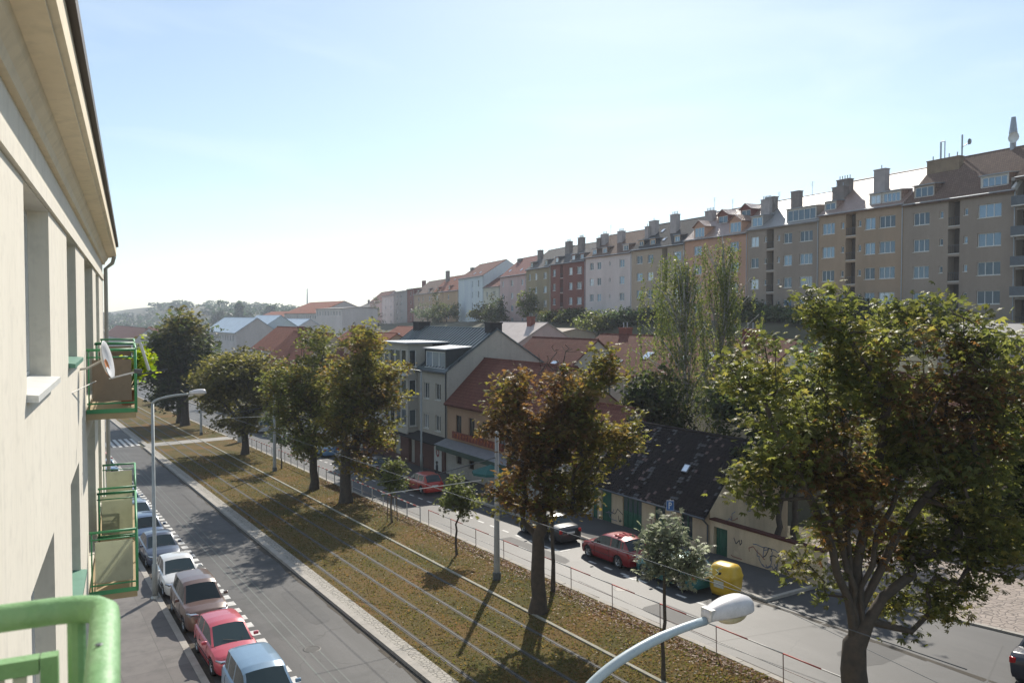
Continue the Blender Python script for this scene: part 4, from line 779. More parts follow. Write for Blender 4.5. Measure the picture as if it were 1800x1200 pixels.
# house behind the yard and the big tree
hb, W_, e, r, zb = street_house('pale house with a red roof glimpsed through the big chestnut', 33, 14, 4.6, 8.0, 9., mat('peach_render', (.48, .36, .27), .9, (.38, .29, .22), .4), TILE_D, [(1.5+i*3, 2.7+i*3, 1.4, 2.9) for i in range(6)]+[(1.5+i*3, 2.7+i*3, 4.0, 5.3) for i in range(0)], front=44.5, bz=S(20))
for i in range(6): window(hb, 1.5+i*3, 1.4, 1.2, 1.5, 2, y=.1)
# houses continuing the street to the left behind the trees
for i, (yf, yn, ew, rw, wl, rf, lb) in enumerate([(90, 77.7, 3.9, 8.0, 'paley', TILE_R, 'pale house with a red roof left of the grey bay-windowed house'), (104, 90.1, 2.6, 6.8, 'pinkw', TILE_D, 'whitish house behind the slim yellow-green chestnut'),
    (122, 104.1, 4.8, 9.4, 'beige', TILE_R, 'beige house with a red roof behind the olive-brown chestnut')]):
    wn = [(1.2+k*2.6, 2.3+k*2.6, z, z+1.5) for k in range(int((yf-yn-1.5)/2.6)) for z in ([3.6, .9] if ew < 6 else [6.4, 3.6, .9]) if z+1.6 < ew-S(yn)]
    h_, W_, e, r, zb = street_house(lb, yf, yn, ew, rw, 10, wm(wl), rf, wn)
    for q in wn: window(h_, q[0], q[2], 1.1, 1.5, 2, y=.1)
    chimney(h_, W_*.3, 4.5, r-.8, r+.8, 1., .7, wm('brick'), 0)
# ---- middle ground roofs
def house_px(label, pts, depth, wall, roofm, rise, ridge_dir='along', X=46, wh_=5., front_holes=True, name='town_house', sky=(), chim=(), cat='house', grp=None, hb=None):
    """pts: photo positions of the left and right end of the ridge, put on the plane X"""
    (xa, ya), (xb, yb) = pts; A = onX(xa, ya, X+depth/2); B = onX(xb, yb, X+depth/2); rw = (A[2]+B[2])/2; Yf, Yn = A[1], B[1]; zb = min(S(Yn), G(X, Yn)) if hb is None else hb
    wn = []
    if front_holes:
        k = 0
        while 1.3+k*2.8 < (Yf-Yn)-1.3: wn.append((.9+k*2.8, 2.+k*2.8, rw-rise-zb-2.2, rw-rise-zb-.7)); k += 1
    h_, W_, e, r, zb = street_house(label, Yf, Yn, rw-rise, rw, depth, wall, roofm, wn, front=X, bz=zb, name=name, side=.2)
    for q in wn: window(h_, q[0], q[2], 1.1, 1.5, 2, y=.1, gm_=DGLASS)
    if grp: h_['group'] = grp
    for (u, yy) in sky: skylight(h_, u*W_, yy, e, rise/(depth/2), .9, 1.1)
    for (u, yy, hh) in chim: chimney(h_, u*W_, yy, r-1.5, r+hh, 1.1, .8, mat('brick_stack', (.22, .075, .05), .9, (.16, .05, .04), 3), 2)
    return h_
house_px('long red-roofed terrace with a line of skylights behind the birches', [(1058, 586), (1402, 604)], 10, wm('paley'), TILE_D, 3.2, X=46, sky=[(.18, 2.4), (.42, 2.2), (.62, 2.), (.72, 2.6), (.9, 2.2), (.3, 1.)], chim=[(.13, 5.5, .7), (.5, 5.5, .9), (.8, 5.2, .8)])
house_px('red-roofed house with two tilted skylights behind the rusty chestnut', [(938, 593), (1050, 600)], 9, wm('paley'), TILE_D, 3.4, X=42.5, sky=[(.3, 1.6), (.75, 1.2)])
house_px('pinkish house with a grey roof edge and plain gable above the grey house', [(880, 568), (962, 567)], 15, wm('pink'), mat('pale_tile_field', (.42, .36, .33), .6, (.34, .28, .25), 1.), 4.2, X=60, chim=[(.75, 6.8, .9)])
house_px('low beige shed-roofed building right of the pinkish gable', [(975, 578), (1012, 578)], 8, wm('beige'), mat('tan_roof', (.30, .24, .19), .8), .8, X=72, front_holes=False)
house_px('red-tiled terrace with white skylights just above the seamed metal roof', [(700, 577), (875, 575)], 10, wm('grey'), TILE_R, 3.0, X=66, sky=[(.15, 2.), (.3, 2.3), (.45, 2.), (.6, 2.4), (.75, 2.1), (.9, 2.2)], front_holes=False)
house_px('small house with a dark chimney block and red roof left of the metal roof', [(612, 584), (698, 586)], 10, wm('sand'), TILE_R, 3.2, X=44, chim=[(.15, 5, 1.), (.3, 5, 1.)])
house_px('small gabled house with a pale blue metal roof beyond the trees', [(395, 559), (452, 559)], 10, wm('pinkw'), METAL_B, 3.4, X=44)
house_px('light blue gabled house with a long metal roof slope', [(452, 555), (494, 555)], 17, wm('blue'), METAL_B, 5.6, X=48, front_holes=False)
house_px('low house with a pale metal roof right of the light blue gable', [(500, 560), (545, 562)], 10, wm('pinkw'), METAL_B, 3., X=62, front_holes=False)
house_px('house with an orange-red roof between the chestnuts', [(488, 576), (545, 576)], 9, wm('pinkw'), TILE_R, 3.6, X=36)
house_px('house with a dark red roof left of the big dark tree', [(205, 577), (262, 571)], 12, wm('pinkw'), TILE_D, 4.5, X=38)
house_px('house with a small red roof beyond the big dark tree', [(262, 577), (300, 574)], 10, wm('paley'), TILE_R, 4., X=52)
house_px('far white block with a hipped red roof at the foot of the row', [(545, 531), (606, 531)], 22, wm('pinkw'), TILE_R, 4.5, X=95, hb=-4)
house_px('far flat-roofed whitish block beside the hipped red roof', [(585, 540), (633, 541)], 12, wm('pinkw'), MC['flat_roof'], .5, X=88, hb=-4)
house_px('far low house with a red roof on the skyline', [(478, 548), (536, 547)], 16, wm('beige'), TILE_R, 3., X=95, hb=-5)
house_px('grey garage-like building with a blue-white eave at the right edge', [(1700, 577), (1860, 565)], 8, wm('grey'), mat('slate_flat', (.07, .07, .085), .6), 1.2, X=58, front_holes=False)
# red parasol and teal parasol
def parasol(label, x, y, col, r_, h_):
    p = thing('parasol', label, 'parasol', (x, y, S(y)+.12)); a = MB(); a.tube([(0, 0, 0), (0, 0, h_)], .025, OFFW, 8); a.box(-.25, .25, -.25, .25, 0, .08, IRON); a.build('pole', p); a = MB(); n = 8
    for i in range(n):
        t0, t1 = 2*math.pi*i/n, 2*math.pi*(i+1)/n; c0 = (r_*math.cos(t0), r_*math.sin(t0)); c1 = (r_*math.cos(t1), r_*math.sin(t1))
        a.face([(0, 0, h_), (*c0, h_-.5), (*c1, h_-.5)], col); a.face([(*c0, h_-.5), (*c0, h_-.68), (*c1, h_-.68), (*c1, h_-.5)], col)
    a.build('canopy', p)
q = onX(862, 905, 29.3); parasol('teal parasol on the pavement below the orange house', 29.3, q[1], mat('teal_cloth', (.02, .13, .12), .8), 1.4, 2.3)
parasol('red parasol seen through the leaves at the right edge', 43., 17., mat('red_cloth', (.45, .03, .02), .8), 1.8, 5.2)
# ------------------------------------------------------------------ near building at left
PHI = 31.86-math.degrees(math.atan(670/1400)); nb_n = np.array([math.cos(R(PHI)), -math.sin(R(PHI)), 0]); nb_u = np.array([math.sin(R(PHI)), math.cos(R(PHI)), 0]); O = CP-.68*nb_n
NZ = S(10)-.6
nb = thing('apartment_building', 'cream apartment building at the left edge with green balconies', 'apartment building', (O[0], O[1], NZ), R(90-PHI)); hz = H-NZ
def fx(px):  # distance along the facade of a photo x
    d = ray(px, 556)[:2]; A = np.array([[d[0], -nb_u[0]], [d[1], -nb_u[1]]]); return float(np.linalg.solve(A, O[:2])[1])
CREAM = mat('cream_render', (.75, .70, .60), .9, (.70, .65, .55), .35, 5, streak=True, bump=.12); CREAM2 = mat('cream_soffit', (.80, .69, .50), .85, (.72, .61, .44), .7, 5, streak=True); GREEN = mat('green_enamel', (.20, .38, .17), .55, (.14, .32, .125), 2.5, 22, bump=.25); 
def chips(m):
    t = m.node_tree; b = t.nodes['Principled BSDF']; l = b.inputs['Base Color'].links[0].from_socket; vec = nn(t, 'TexCoord').outputs['Object']; n = noise(t, vec, 16, 8, .75); c = mixc(t, ramp(t, n, .66, .675), l, (.16, .09, .05)); n_ = noise(t, vec, 3.5, 5, .7); c = mixc(t, ramp(t, n_, .5, .75), c, (.30, .46, .26)); t.links.new(c, b.inputs['Base Color'])
chips(GREEN); DGREEN = mat('green_old_paint', (.06, .29, .12), .5, (.04, .21, .085), 3)
XE = fx(181.5); hs = []; wins = []; doors = []
spans = [(fx(45), fx(88), 0), (fx(119), fx(134.5), 0), (fx(149.5), fx(163.5), 1), (fx(169), fx(174.5), 1), (-2.2, -.6, 0)]
for k in range(4):
    for (x0_, x1_, dr) in spans:
        zt = hz+.97-3.0*k; zl = zt-1.54 if not dr else zt-2.45
        if zl < .2: continue
        hs.append((x0_, x1_, zl, zt)); (doors if dr else wins).append((x0_, x1_, zl, zt))
a = MB(); wall_holes(a, -12, XE, -.5, hz+1.62, hs, CREAM, .17); a.face([(XE, 0, -.5), (XE, 11, -.5), (XE, 11, hz+1.62), (XE, 0, hz+1.62)], CREAM); a.face([(-12, 11, -.5), (-12, 0, -.5), (-12, 0, hz+1.62), (-12, 11, hz+1.62)], CREAM); a.face([(XE, 11, -.5), (-12, 11, -.5), (-12, 11, hz+1.62), (XE, 11, hz+1.62)], CREAM)
# raised band between the window heads and the cornice, pilaster-like raised wall fields
xr = sorted([(s_[0], s_[1]) for s_ in spans]); 
a.box(-12, XE+.03, -.035, -.001, hz+.985, hz+1.12, CREAM)
a.build('wall', nb)
a = MB()
prof = [(-.0, 1.43), (-.05, 1.43), (-.07, 1.5), (-.12, 1.56), (-.14, 1.62), (-.30, 1.64), (-.30, 1.66), (-.345, 1.68), (-.345, 1.98)]
for (p, q) in zip(prof[:-1], prof[1:]): a.face([(-12, p[0], hz+p[1]), (XE+.25, p[0], hz+p[1]), (XE+.25, q[0], hz+q[1]), (-12, q[0], hz+q[1])], CREAM2)
a.face([(XE+.25, 0, hz+1.43)]+[(XE+.25, p[0], hz+p[1]) for p in prof[1:]]+[(XE+.25, 5, hz+1.98), (XE+.25, 5, hz+1.43)], CREAM2)
a.build('cornice', nb)
a = MB(); a.box(-12, XE+.3, -.40, -.3455, hz+1.93, hz+2.04, mat('gutter_brown', (.06, .045, .038), .6)); a.face([(-12, -.35, hz+2.05), (XE+.3, -.35, hz+2.05), (XE+.3, 5.5, hz+4.4), (-12, 5.5, hz+4.4)], TILE_D); a.face([(XE+.3, 11.3, hz+2.05), (-12, 11.3, hz+2.05), (-12, 5.5, hz+4.4), (XE+.3, 5.5, hz+4.4)], TILE_D)
a.face([(XE+.1, -.3, hz+1.9), (XE+.1, 11, hz+1.9), (XE+.1, 5.5, hz+4.35)], CREAM); a.build('roof', nb)
a = MB(); a.tube([(XE-.3, -.3, hz+1.64), (XE-.25, -.25, hz+1.45), (XE-.2, -.08, hz+1.3), (XE-.2, -.08, 0)], .05, mat('downpipe', (.35, .34, .30), .6), 8); a.build('downpipe', nb)
for i, (x0_, x1_, zl, zt) in enumerate(wins+doors):
    w_, h_ = x1_-x0_, zt-zl; f = window(nb, x0_, zl, w_, h_, 2, y=.17, gm_=DGLASS)
    if i < len(wins):
        s_ = MB(); sm_ = WHITE if x0_ < 7 else mat('green_sill', (.12, .28, .2), .5); s_.mesh([(x0_-.04, .16, zl+.03), (x1_+.04, .16, zl+.03), (x1_+.04, -.075, zl-.0), (x0_-.04, -.075, zl-.0), (x0_-.04, -.075, zl-.05), (x1_+.04, -.075, zl-.05), (x1_+.04, .16, zl-.04), (x0_-.04, .16, zl-.04)], [(3, 2, 1, 0), (4, 5, 2, 3), (4, 7, 6, 5), (0, 7, 4, 3), (1, 2, 5, 6)], sm_); s_.build('sill', nb)

def seethrough(m, f, k=1.25):
    t = m.node_tree; b = t.nodes['Principled BSDF']; o_ = t.nodes['Material Output']; tr = nn(t, 'BsdfTranslucent'); t.links.new(b.inputs['Base Color'].links[0].from_socket, tr.inputs[0]); mx = nn(t, 'MixShader'); mx.inputs[0].default_value = f; t.links.new(b.outputs[0], mx.inputs[1]); t.links.new(tr.outputs[0], mx.inputs[2]); t.links.new(mx.outputs[0], o_.inputs[0]); return m
PANEL = seethrough(mat('ribbed_panel', (.60, .61, .50), .6, (.50, .52, .42), .8, 8), .55); PANEL2 = seethrough(mat('brown_panel', (.34, .28, .21), .6, (.27, .22, .17), 1.), .4); SLABM = mat('balcony_slab', (.42, .33, .19), .85, (.34, .26, .15), 1.)
def balcony(x0_, x1_, zf, rail_m, panel_m, pr=.74):
    s_ = MB(); s_.box(x0_, x1_, -pr, -.002, zf-.14, zf, SLABM); s_.box(x0_-.01, x1_+.01, -pr-.012, -pr-.0005, zf-.05, zf+.03, rail_m); s_.box(x0_-.012, x0_-.0005, -pr, -.01, zf-.04, zf+.03, rail_m); b = s_.build('balcony', nb)
    r_ = MB()
    for (p, q) in (((x0_, -.02), (x0_, -pr)), ((x0_, -pr), (x1_, -pr)), ((x1_, -pr), (x1_, -.02))):
        for z, rr in ((1.0, .022), (.12, .014), (.88, .012)): r_.tube([(*p, zf+z), (*q, zf+z)], rr, rail_m, 8)
    for x in (x0_, (x0_+x1_)/2, x1_): r_.tube([(x, -pr, zf-.04), (x, -pr, zf+1.0)], .022, rail_m, 8)
    for x in (x0_, x1_):
        for yy in (-.05,): r_.tube([(x, yy, zf+.0), (x, yy, zf+1.)], .012, rail_m, 6)
    r_.build('railing', b, smooth=True); p_ = MB()
    for x in (x0_, x1_): p_.box(x-.004, x+.004, -pr+.06, -.10, zf+.16, zf+.84, panel_m)
    for k in range(3):
        u0 = x0_+(x1_-x0_)*k/3+.05; u1 = x0_+(x1_-x0_)*(k+1)/3-.05; p_.box(u0, u1, -pr-.004, -pr+.004, zf+.16, zf+.84, panel_m)
    p_.build('panel', b); return b
fl = hz-1.55
bx0 = fx(148); bx1 = bx0+3.2
balcony(bx0, bx1, fl, DGREEN, PANEL2); balcony(bx0, bx1, fl-3.0, DGREEN, PANEL, .72); balcony(bx1+.5, bx1+3.4, fl-3.0, DGREEN, PANEL, .72); balcony(bx1+.5, bx1+3.4, fl, DGREEN, PANEL2)
# our own balcony in the foreground: thick rounded handrail
s_ = MB(); cxn = 1.66; pr = .632; s_.box(-1.6, cxn, -.72, -.002, fl-.14, fl, SLABM); ob = s_.build('balcony', nb); r_ = MB()
zt = fl+1.012; k = .045
r_.tube([(cxn, -.02, zt)]+[(cxn, -pr+.09, zt), (cxn-.006, -pr+.045, zt), (cxn-.022, -pr+.018, zt), (cxn-.05, -pr+.002, zt), (cxn-.1, -pr, zt), (-1.6, -pr-.03, zt)], .0245, GREEN, 20)
r_.build('handrail', ob, smooth=True); r_ = MB()
r_.tube([(cxn-.0, -pr+.05, fl), (cxn, -pr+.05, zt-.02)], .016, GREEN, 10)
for q in ((.92, .014), (.12, .014)):
    r_.box(cxn-.014, cxn+.014, -pr+.11, -.02, fl+q[0]-.014, fl+q[0]+.014, GREEN); r_.box(-1.6, cxn-.09, -pr-.012, -pr+.012, fl+q[0]-.014, fl+q[0]+.014, GREEN)
r_.box(cxn-.0139, cxn+.0139, -pr+.08, -pr+.108, fl+.106, fl+.934, GREEN); r_.box(cxn-.12, cxn-.092, -pr-.012, -pr+.012, fl+.106, fl+.934, GREEN); r_.build('rail_frame', ob)
p_ = MB()
y = -pr+.13
while y < -.04: p_.box(cxn-.003, cxn+.003, y, y+.022, fl+.14, fl+.9, mat('slat_pale', (.55, .58, .50), .5)); y += .034
p_.box(-1.5, cxn-.13, -pr-.004, -pr+.004, fl+.14, fl+.9, PANEL); p_.build('panel', ob)
p_ = MB(); p_.lathe((cxn-.0262, -pr+.20, zt+.001), [(.0, .0), (.0055, .0), (.006, .002)], DARK, 12, (-1, 0, 0)); p_.lathe((cxn-.27, -pr+.004, zt+.0255), [(0, .001), (.004, .001), (.006, 0)], IRON, 12, (0, 0, 1)); p_.build('screw_hole', ob)
# satellite dish on its arm
dq = thing('satellite_dish', 'white satellite dish with an orange patch on the upper green balcony', 'satellite dish', (0, 0, 0)); dq.parent = None
def LB(x, y, z): v = Matrix.Rotation(R(90-PHI), 4, 'Z')@Vector((x, y, z)); return v+Vector((O[0], O[1], NZ))
dc = LB(fx(150)-1.7, -.30, hz-.66); dq.location = dc; dq.rotation_euler = (0, 0, R(90-PHI))
a = MB(); DW = mat('dish_white', (.62, .62, .62), .5, (.52, .52, .53), 3); ax = Vector((-.18, -1, .22)).normalized()
a.lathe((0, 0, 0), [(0, 0), (.12, .01), (.21, .035), (.29, .075), (.295, .07), (.21, .026), (.12, .001), (0, -.01)], DW, 32, ax); o_ = a.build('reflector', dq, smooth=True)
a = MB(); a.lathe(ax*.02+Vector((0, 0, -.12)), [(0, .012), (.1, .02), (.14, .04)], mat('dish_orange', (.75, .28, .10), .6), 16, ax); a.build('orange_patch', dq)  # orange disc low on the dish face
a = MB(); e_ = ax*.5+Vector((0, 0, -.27)); a.tube([Vector((0, 0, -.285))+ax*.08, e_], .012, DW, 8); a.lathe(e_, [(0, -.05), (.035, -.04), (.035, .06), (0, .07)], IRON, 10, -ax+Vector((0, 0, .3))); a.build('feed_arm', dq)
a = MB(); a.tube([(0, .02, 0), (-.1, .2, -.1), (-.12, .36, -.12)], .018, OFFW, 8); a.tube([(-.12, .36, -.3), (-.12, .36, .2)], .02, OFFW, 8); a.tube([(0, .1, -.3), (-2.2, .33, -.3)], .008, OFFW, 6); a.build('wall_bracket', dq)
# TV antenna beyond it and the balcony plant
ta = thing('television_antenna', 'small white antenna rod clamped beyond the satellite dish', 'antenna', LB(bx0+.3, -.93, hz-.95), R(90-PHI)); a = MB()
a.tube([(0, -.02, .03), (0, .11, .5)], .024, DW, 8); a.build('radome', ta); a = MB(); a.tube([(0, .2, -.05), (0, -.32, .04)], .014, IRON, 6)
for k in range(5): a.tube([(-.12, .1-k*.09, .0), (.12, .1-k*.09, .0)], .005, IRON, 4)
a.build('boom', ta)
bp_ = thing('balcony_plant', 'yellow-green potted plant at the corner of the upper balcony', 'plant', LB(bx0+.9, -.62, fl), R(90-PHI)); a = MB(); a.lathe((0, 0, 0), [(0, 0), (.1, 0), (.14, .24), (.12, .24), (.11, .2), (0, .2)], mat('terracotta', (.32, .14, .08), .8), 16); a.build('pot', bp_)
tg = in_blobs([(0, -.2, .75, .3, .3, .45), (0, -.3, .6, .25, .25, .2)], 40, .6); a = MB()
for q in tg[:14]: a.tube([(0, 0, .2), tuple(q*.6+np.array([0, 0, .15])), tuple(q)], [.008, .006, .004], mat('green_stem', (.08, .13, .03), .7), 4)
a.build('stem', bp_); PAL['lime'] = [(.6, (.30, .34, .04)), (.4, (.18, .26, .04))]; leaf_object('leaves', bp_, np.repeat(tg, 5, 0)+rng.normal(size=(200, 3))*.05, rng.uniform(.06, .1, 200), pick('lime', 200), 'duo')
# ------------------------------------------------------------------ street lamps, poles, wires
POLE = mat('galvanised_pole', (.36, .38, .37), .5, (.29, .31, .30), 2.5, metal=.35); POLEC = mat('pole_pale', (.42, .50, .54), .42, (.36, .43, .46), 2, 20)
def lamp(label, x, y, ztop, zhead, xhead, m, base=0, hl=.75, arm_px=None, dirx=1):
    zb = S(y)+.12; L = thing('street_lamp', label, 'street lamp', (x, y, zb), 0, 'street lamps with curved arms'); a = MB(); tp = ztop-zb
    a.tube([(0, 0, 0), (0, 0, 1.55), (0, 0, 1.6), (0, 0, tp)], [.13, .125, .085, .062], m, 14); a.lathe((0, 0, 0), [(.19, 0), (.19, .06), (.14, .1), (.14, .14)], m, 16); a.build('pole', L, smooth=True)
    hx = (xhead-x); hzz = zhead-zb; A = MB(); P_ = []
    for i in range(17):
        u = i/16; an = u*math.pi/2; P_.append((dirx*(hx-hl*.5)*(1-math.cos(an))**.92, 0, tp+(hzz-tp-.04)*math.sin(an)**.9))
    A.tube(P_, [.055]*13+[.05]*4, m, 14); d = (Vector(P_[-1])-Vector(P_[-2])).normalized(); A.tube([P_[-1], Vector(P_[-1])+d*.12], .038, m, 12); A.build('arm', L, smooth=True)
    Hd = MB(); c = Vector((dirx*hx, 0, hzz)); vs = []; n = 24; m2 = 14
    for i in range(m2+1):
        u = i/m2; xx = -hl/2+hl*u; wy = .05+.125*math.sin(min(1, u*1.35+.12)*math.pi/2)*(1 if u < .7 else math.sqrt(max(0, 1-((u-.7)/.31)**2))); hh = .065+.11*math.sin(min(1, u*1.5+.1)*math.pi/2)*(1 if u < .7 else math.sqrt(max(0, 1-((u-.7)/.31)**2)))
        if i == m2: wy = hh = .004
        for k in range(n):
            t_ = 2*math.pi*k/n; ct, st = math.cos(t_), math.sin(t_); sq = lambda v: math.copysign(abs(v)**.75, v)
            vs.append(c+Vector((dirx*xx, wy*sq(ct), hh*sq(st) if st > 0 else .05*sq(st))))
    fs = [(i*n+k, i*n+(k+1) % n, (i+1)*n+(k+1) % n, (i+1)*n+k) for i in range(m2) for k in range(n)]+[tuple(range(n))[::-1]]
    Hd.mesh(vs, fs, mat('lamp_housing', (.60, .58, .58), .4, (.5, .48, .48), 6, 40)); hd = Hd.build('lamp_head', L, smooth=True)
    Bw = MB(); vs = []
    for i in range(9):
        r_ = math.cos(i/8*math.pi/2); zz = -.045-.11*math.sin(i/8*math.pi/2)
        for k in range(20): t_ = 2*math.pi*k/20; vs.append(c+Vector((dirx*(.07+(.24)*r_*math.cos(t_)), .135*r_*math.sin(t_), zz)))
    Bw.mesh(vs, [(i*20+k, (i+1)*20+k, (i+1)*20+(k+1) % 20, i*20+(k+1) % 20) for i in range(8) for k in range(20)], mat('lamp_bowl', (.55, .50, .36), .25, (.42, .36, .2), 8, 30)); Bw.build('lamp_bowl', hd, smooth=True)
    Cl = MB(); Cl.box(c.x-dirx*(hl/2-.05)-.035, c.x-dirx*(hl/2-.05)+.035, -.085, .085, c.z-.035, c.z+.10, mat('lamp_clip', (.48, .47, .45), .5)); Cl.build('clamp', hd); return L
lamp('nearest street lamp, only its pale arm and white head in view', 4.95, 6.75, 7.5, 8.22, 7.28, POLEC)
lamp('street lamp standing on the near pavement beside the white car', 5.15, 39.1, 7.85, 8.25, 7.1, POLE)
lamp('street lamp with its arm over the grey house front, in the far pavement', 29.6, 62.5, 7.0, 7.3, 28.1, POLE)
lamp('farther street lamp behind the small bushy tree', 29.6, 94, 6.1, 6.5, 28.1, POLE)
def mast(label, x, y, zt):
    p = thing('tram_mast', label, 'mast', (x, y, S(y)+.12), 0, 'tapered tram masts on the strip'); a = MB(); a.tube([(0, 0, 0), (0, 0, .5), (0, 0, zt-S(y))], [.155, .15, .085], mat('mast_grey', (.33, .33, .31), .6, (.26, .26, .25), 2, 14), 16); a.build('mast_pole', p, smooth=True)
    a = MB(); a.lathe((0, 0, 0), [(.2, 0), (.2, .35), (.17, .37)], mat('mast_foot', (.10, .11, .11), .8), 16); a.build('foot', p); b = MB()
    b.tube([(-3.0, 0, 5.45), (0, 0, 5.9)], .025, IRON, 6); b.tube([(-6.2, 0, 5.35), (-3.0, 0, 5.45)], .012, IRON, 5); b.build('bracket_arm', p); return p
mast('tall tapered grey tram mast between the young trees', 19.4, 32.6, 6.2); mast('grey tram mast beside the small bushy tree', 19.27, 71.0, 5.5); mast('far tram mast beyond the footpath', 19.2, 104, 4.5)
def wire(label, pts, r_=.012, m=IRON):
    a = MB(); a.tube(pts, r_, m, 5); tag(a.build('overhead_wire'), label, 'wire', 'overhead tram wires')
P1_ = onX(670, 868, 15.5); P2_ = onX(850, 843, 19.4); wire('short bright span wire beside the young tree', [P1_, P2_], .02, WHITE)
wire('thin span wire across the far chestnut trunks', [onX(345, 737, 15.5), onX(480, 731, 19.3)], .02, OFFW)
wire('contact wire crossing in front of the red car', [(15.0, 8, 5.2), (15., 71, 3.3)], .011)
wire('second contact wire over the far track', [onX(1020, 945, 24), onX(1250, 1010, 24), onX(1650, 1200, 24)], .012)
# concrete post by the path
cpst = MB(); q = gnd(424, 778); cpst.lathe((0, 0, 0), [(.42, 0), (.42, 2.3), (.47, 2.35), (.47, 2.5), (0, 2.6)], mat('concrete_post', (.42, .41, .37), .85), 18); tag(cpst.build('advertising_pillar', None, (q[0], q[1], S(q[1])+.1), smooth=False), 'short pale round pillar beside the crossing footpath', 'pillar')
# ------------------------------------------------------------------ red and white railings along the far kerb
RED = mat('rail_red', (.42, .07, .05), .55, (.33, .06, .045), 4); RWH = mat('rail_white', (.55, .53, .50), .55, (.40, .38, .35), 4); RPO = mat('rail_post', (.24, .13, .11), .7, (.30, .28, .26), 2)
def railing(label, y0_, y1_, sp, x=21.55, hh=.95, double=False, hi=False):
    n = int(round((y1_-y0_)/sp)); r_ = thing('railing', label, 'railing', (x, y0_, S(y0_)+.12), 0, 'red and white railings along the far kerb', rot=(SLX, 0, 0))
    for i in range(n+1):
        a = MB(); a.tube([(0, i*sp, -.05), (0, i*sp, hh)], .02 if not hi else .035, RWH if hi else RPO, 6); a.build('post', r_)
    a = MB()
    for i in range(n):
        h0 = i*sp; k = 4 if hi else 2
        for j in range(k): a.tube([(0, h0+sp*j/k, hh), (0, h0+sp*(j+1)/k, hh)], .026 if not hi else .04, RED if (i*k+j) % 2 else RWH, 6)
        a.tube([(0, h0, hh*.45), (0, h0+sp, hh*.45)], .012, RWH if i % 2 else RPO, 5)
    a.build('top_rail', r_, smooth=True)
railing('long low red and white railing beside the near stretch of the far road', 8.5, 44.5, 3.0); railing('sturdier red and white railing behind the chestnut trunks', 45.5, 77.5, 2.0, hi=True, x=21.45); railing('distant piece of railing by the footpath', 80, 92, 2.0, hi=True, x=21.45)
# ------------------------------------------------------------------ cars
def lin(P_, s_): return float(np.interp(s_, [p[0] for p in P_], [p[1] for p in P_]))
CT = {
 'hatch': dict(L=4.05, W=1.70, belt=[(0, .62), (.015, .80), (.05, .92), (.12, .96), (.55, .93), (.70, .90), (.82, .84), (.93, .74), (.975, .64), (1, .5)], roof=[(.035, .93), (.07, 1.12), (.13, 1.36), (.2, 1.42), (.38, 1.45), (.50, 1.43), (.56, 1.37), (.745, .90)], pil=(.16, .36, .56)),
 'sedan': dict(L=4.5, W=1.76, belt=[(0, .62), (.012, .82), (.05, .94), (.18, .98), (.6, .93), (.72, .90), (.85, .83), (.94, .74), (.98, .64), (1, .5)], roof=[(.17, .96), (.27, 1.34), (.34, 1.42), (.45, 1.44), (.54, 1.42), (.59, 1.35), (.75, .90)], pil=(.31, .45, .59)),
 'suv': dict(L=4.35, W=1.80, belt=[(0, .7), (.01, .9), (.04, 1.05), (.1, 1.08), (.6, 1.05), (.72, 1.02), (.85, .98), (.95, .88), (.985, .76), (1, .6)], roof=[(.02, 1.03), (.04, 1.3), (.08, 1.6), (.15, 1.66), (.4, 1.68), (.54, 1.66), (.6, 1.58), (.75, 1.02)], pil=(.2, .4, .58)),
}
def paint(name, col, rough=.3): return mat('paint_'+name, col, rough, tuple(c*.92 for c in col), 2, 40, metal=.15, coat=.6)
WM = {}
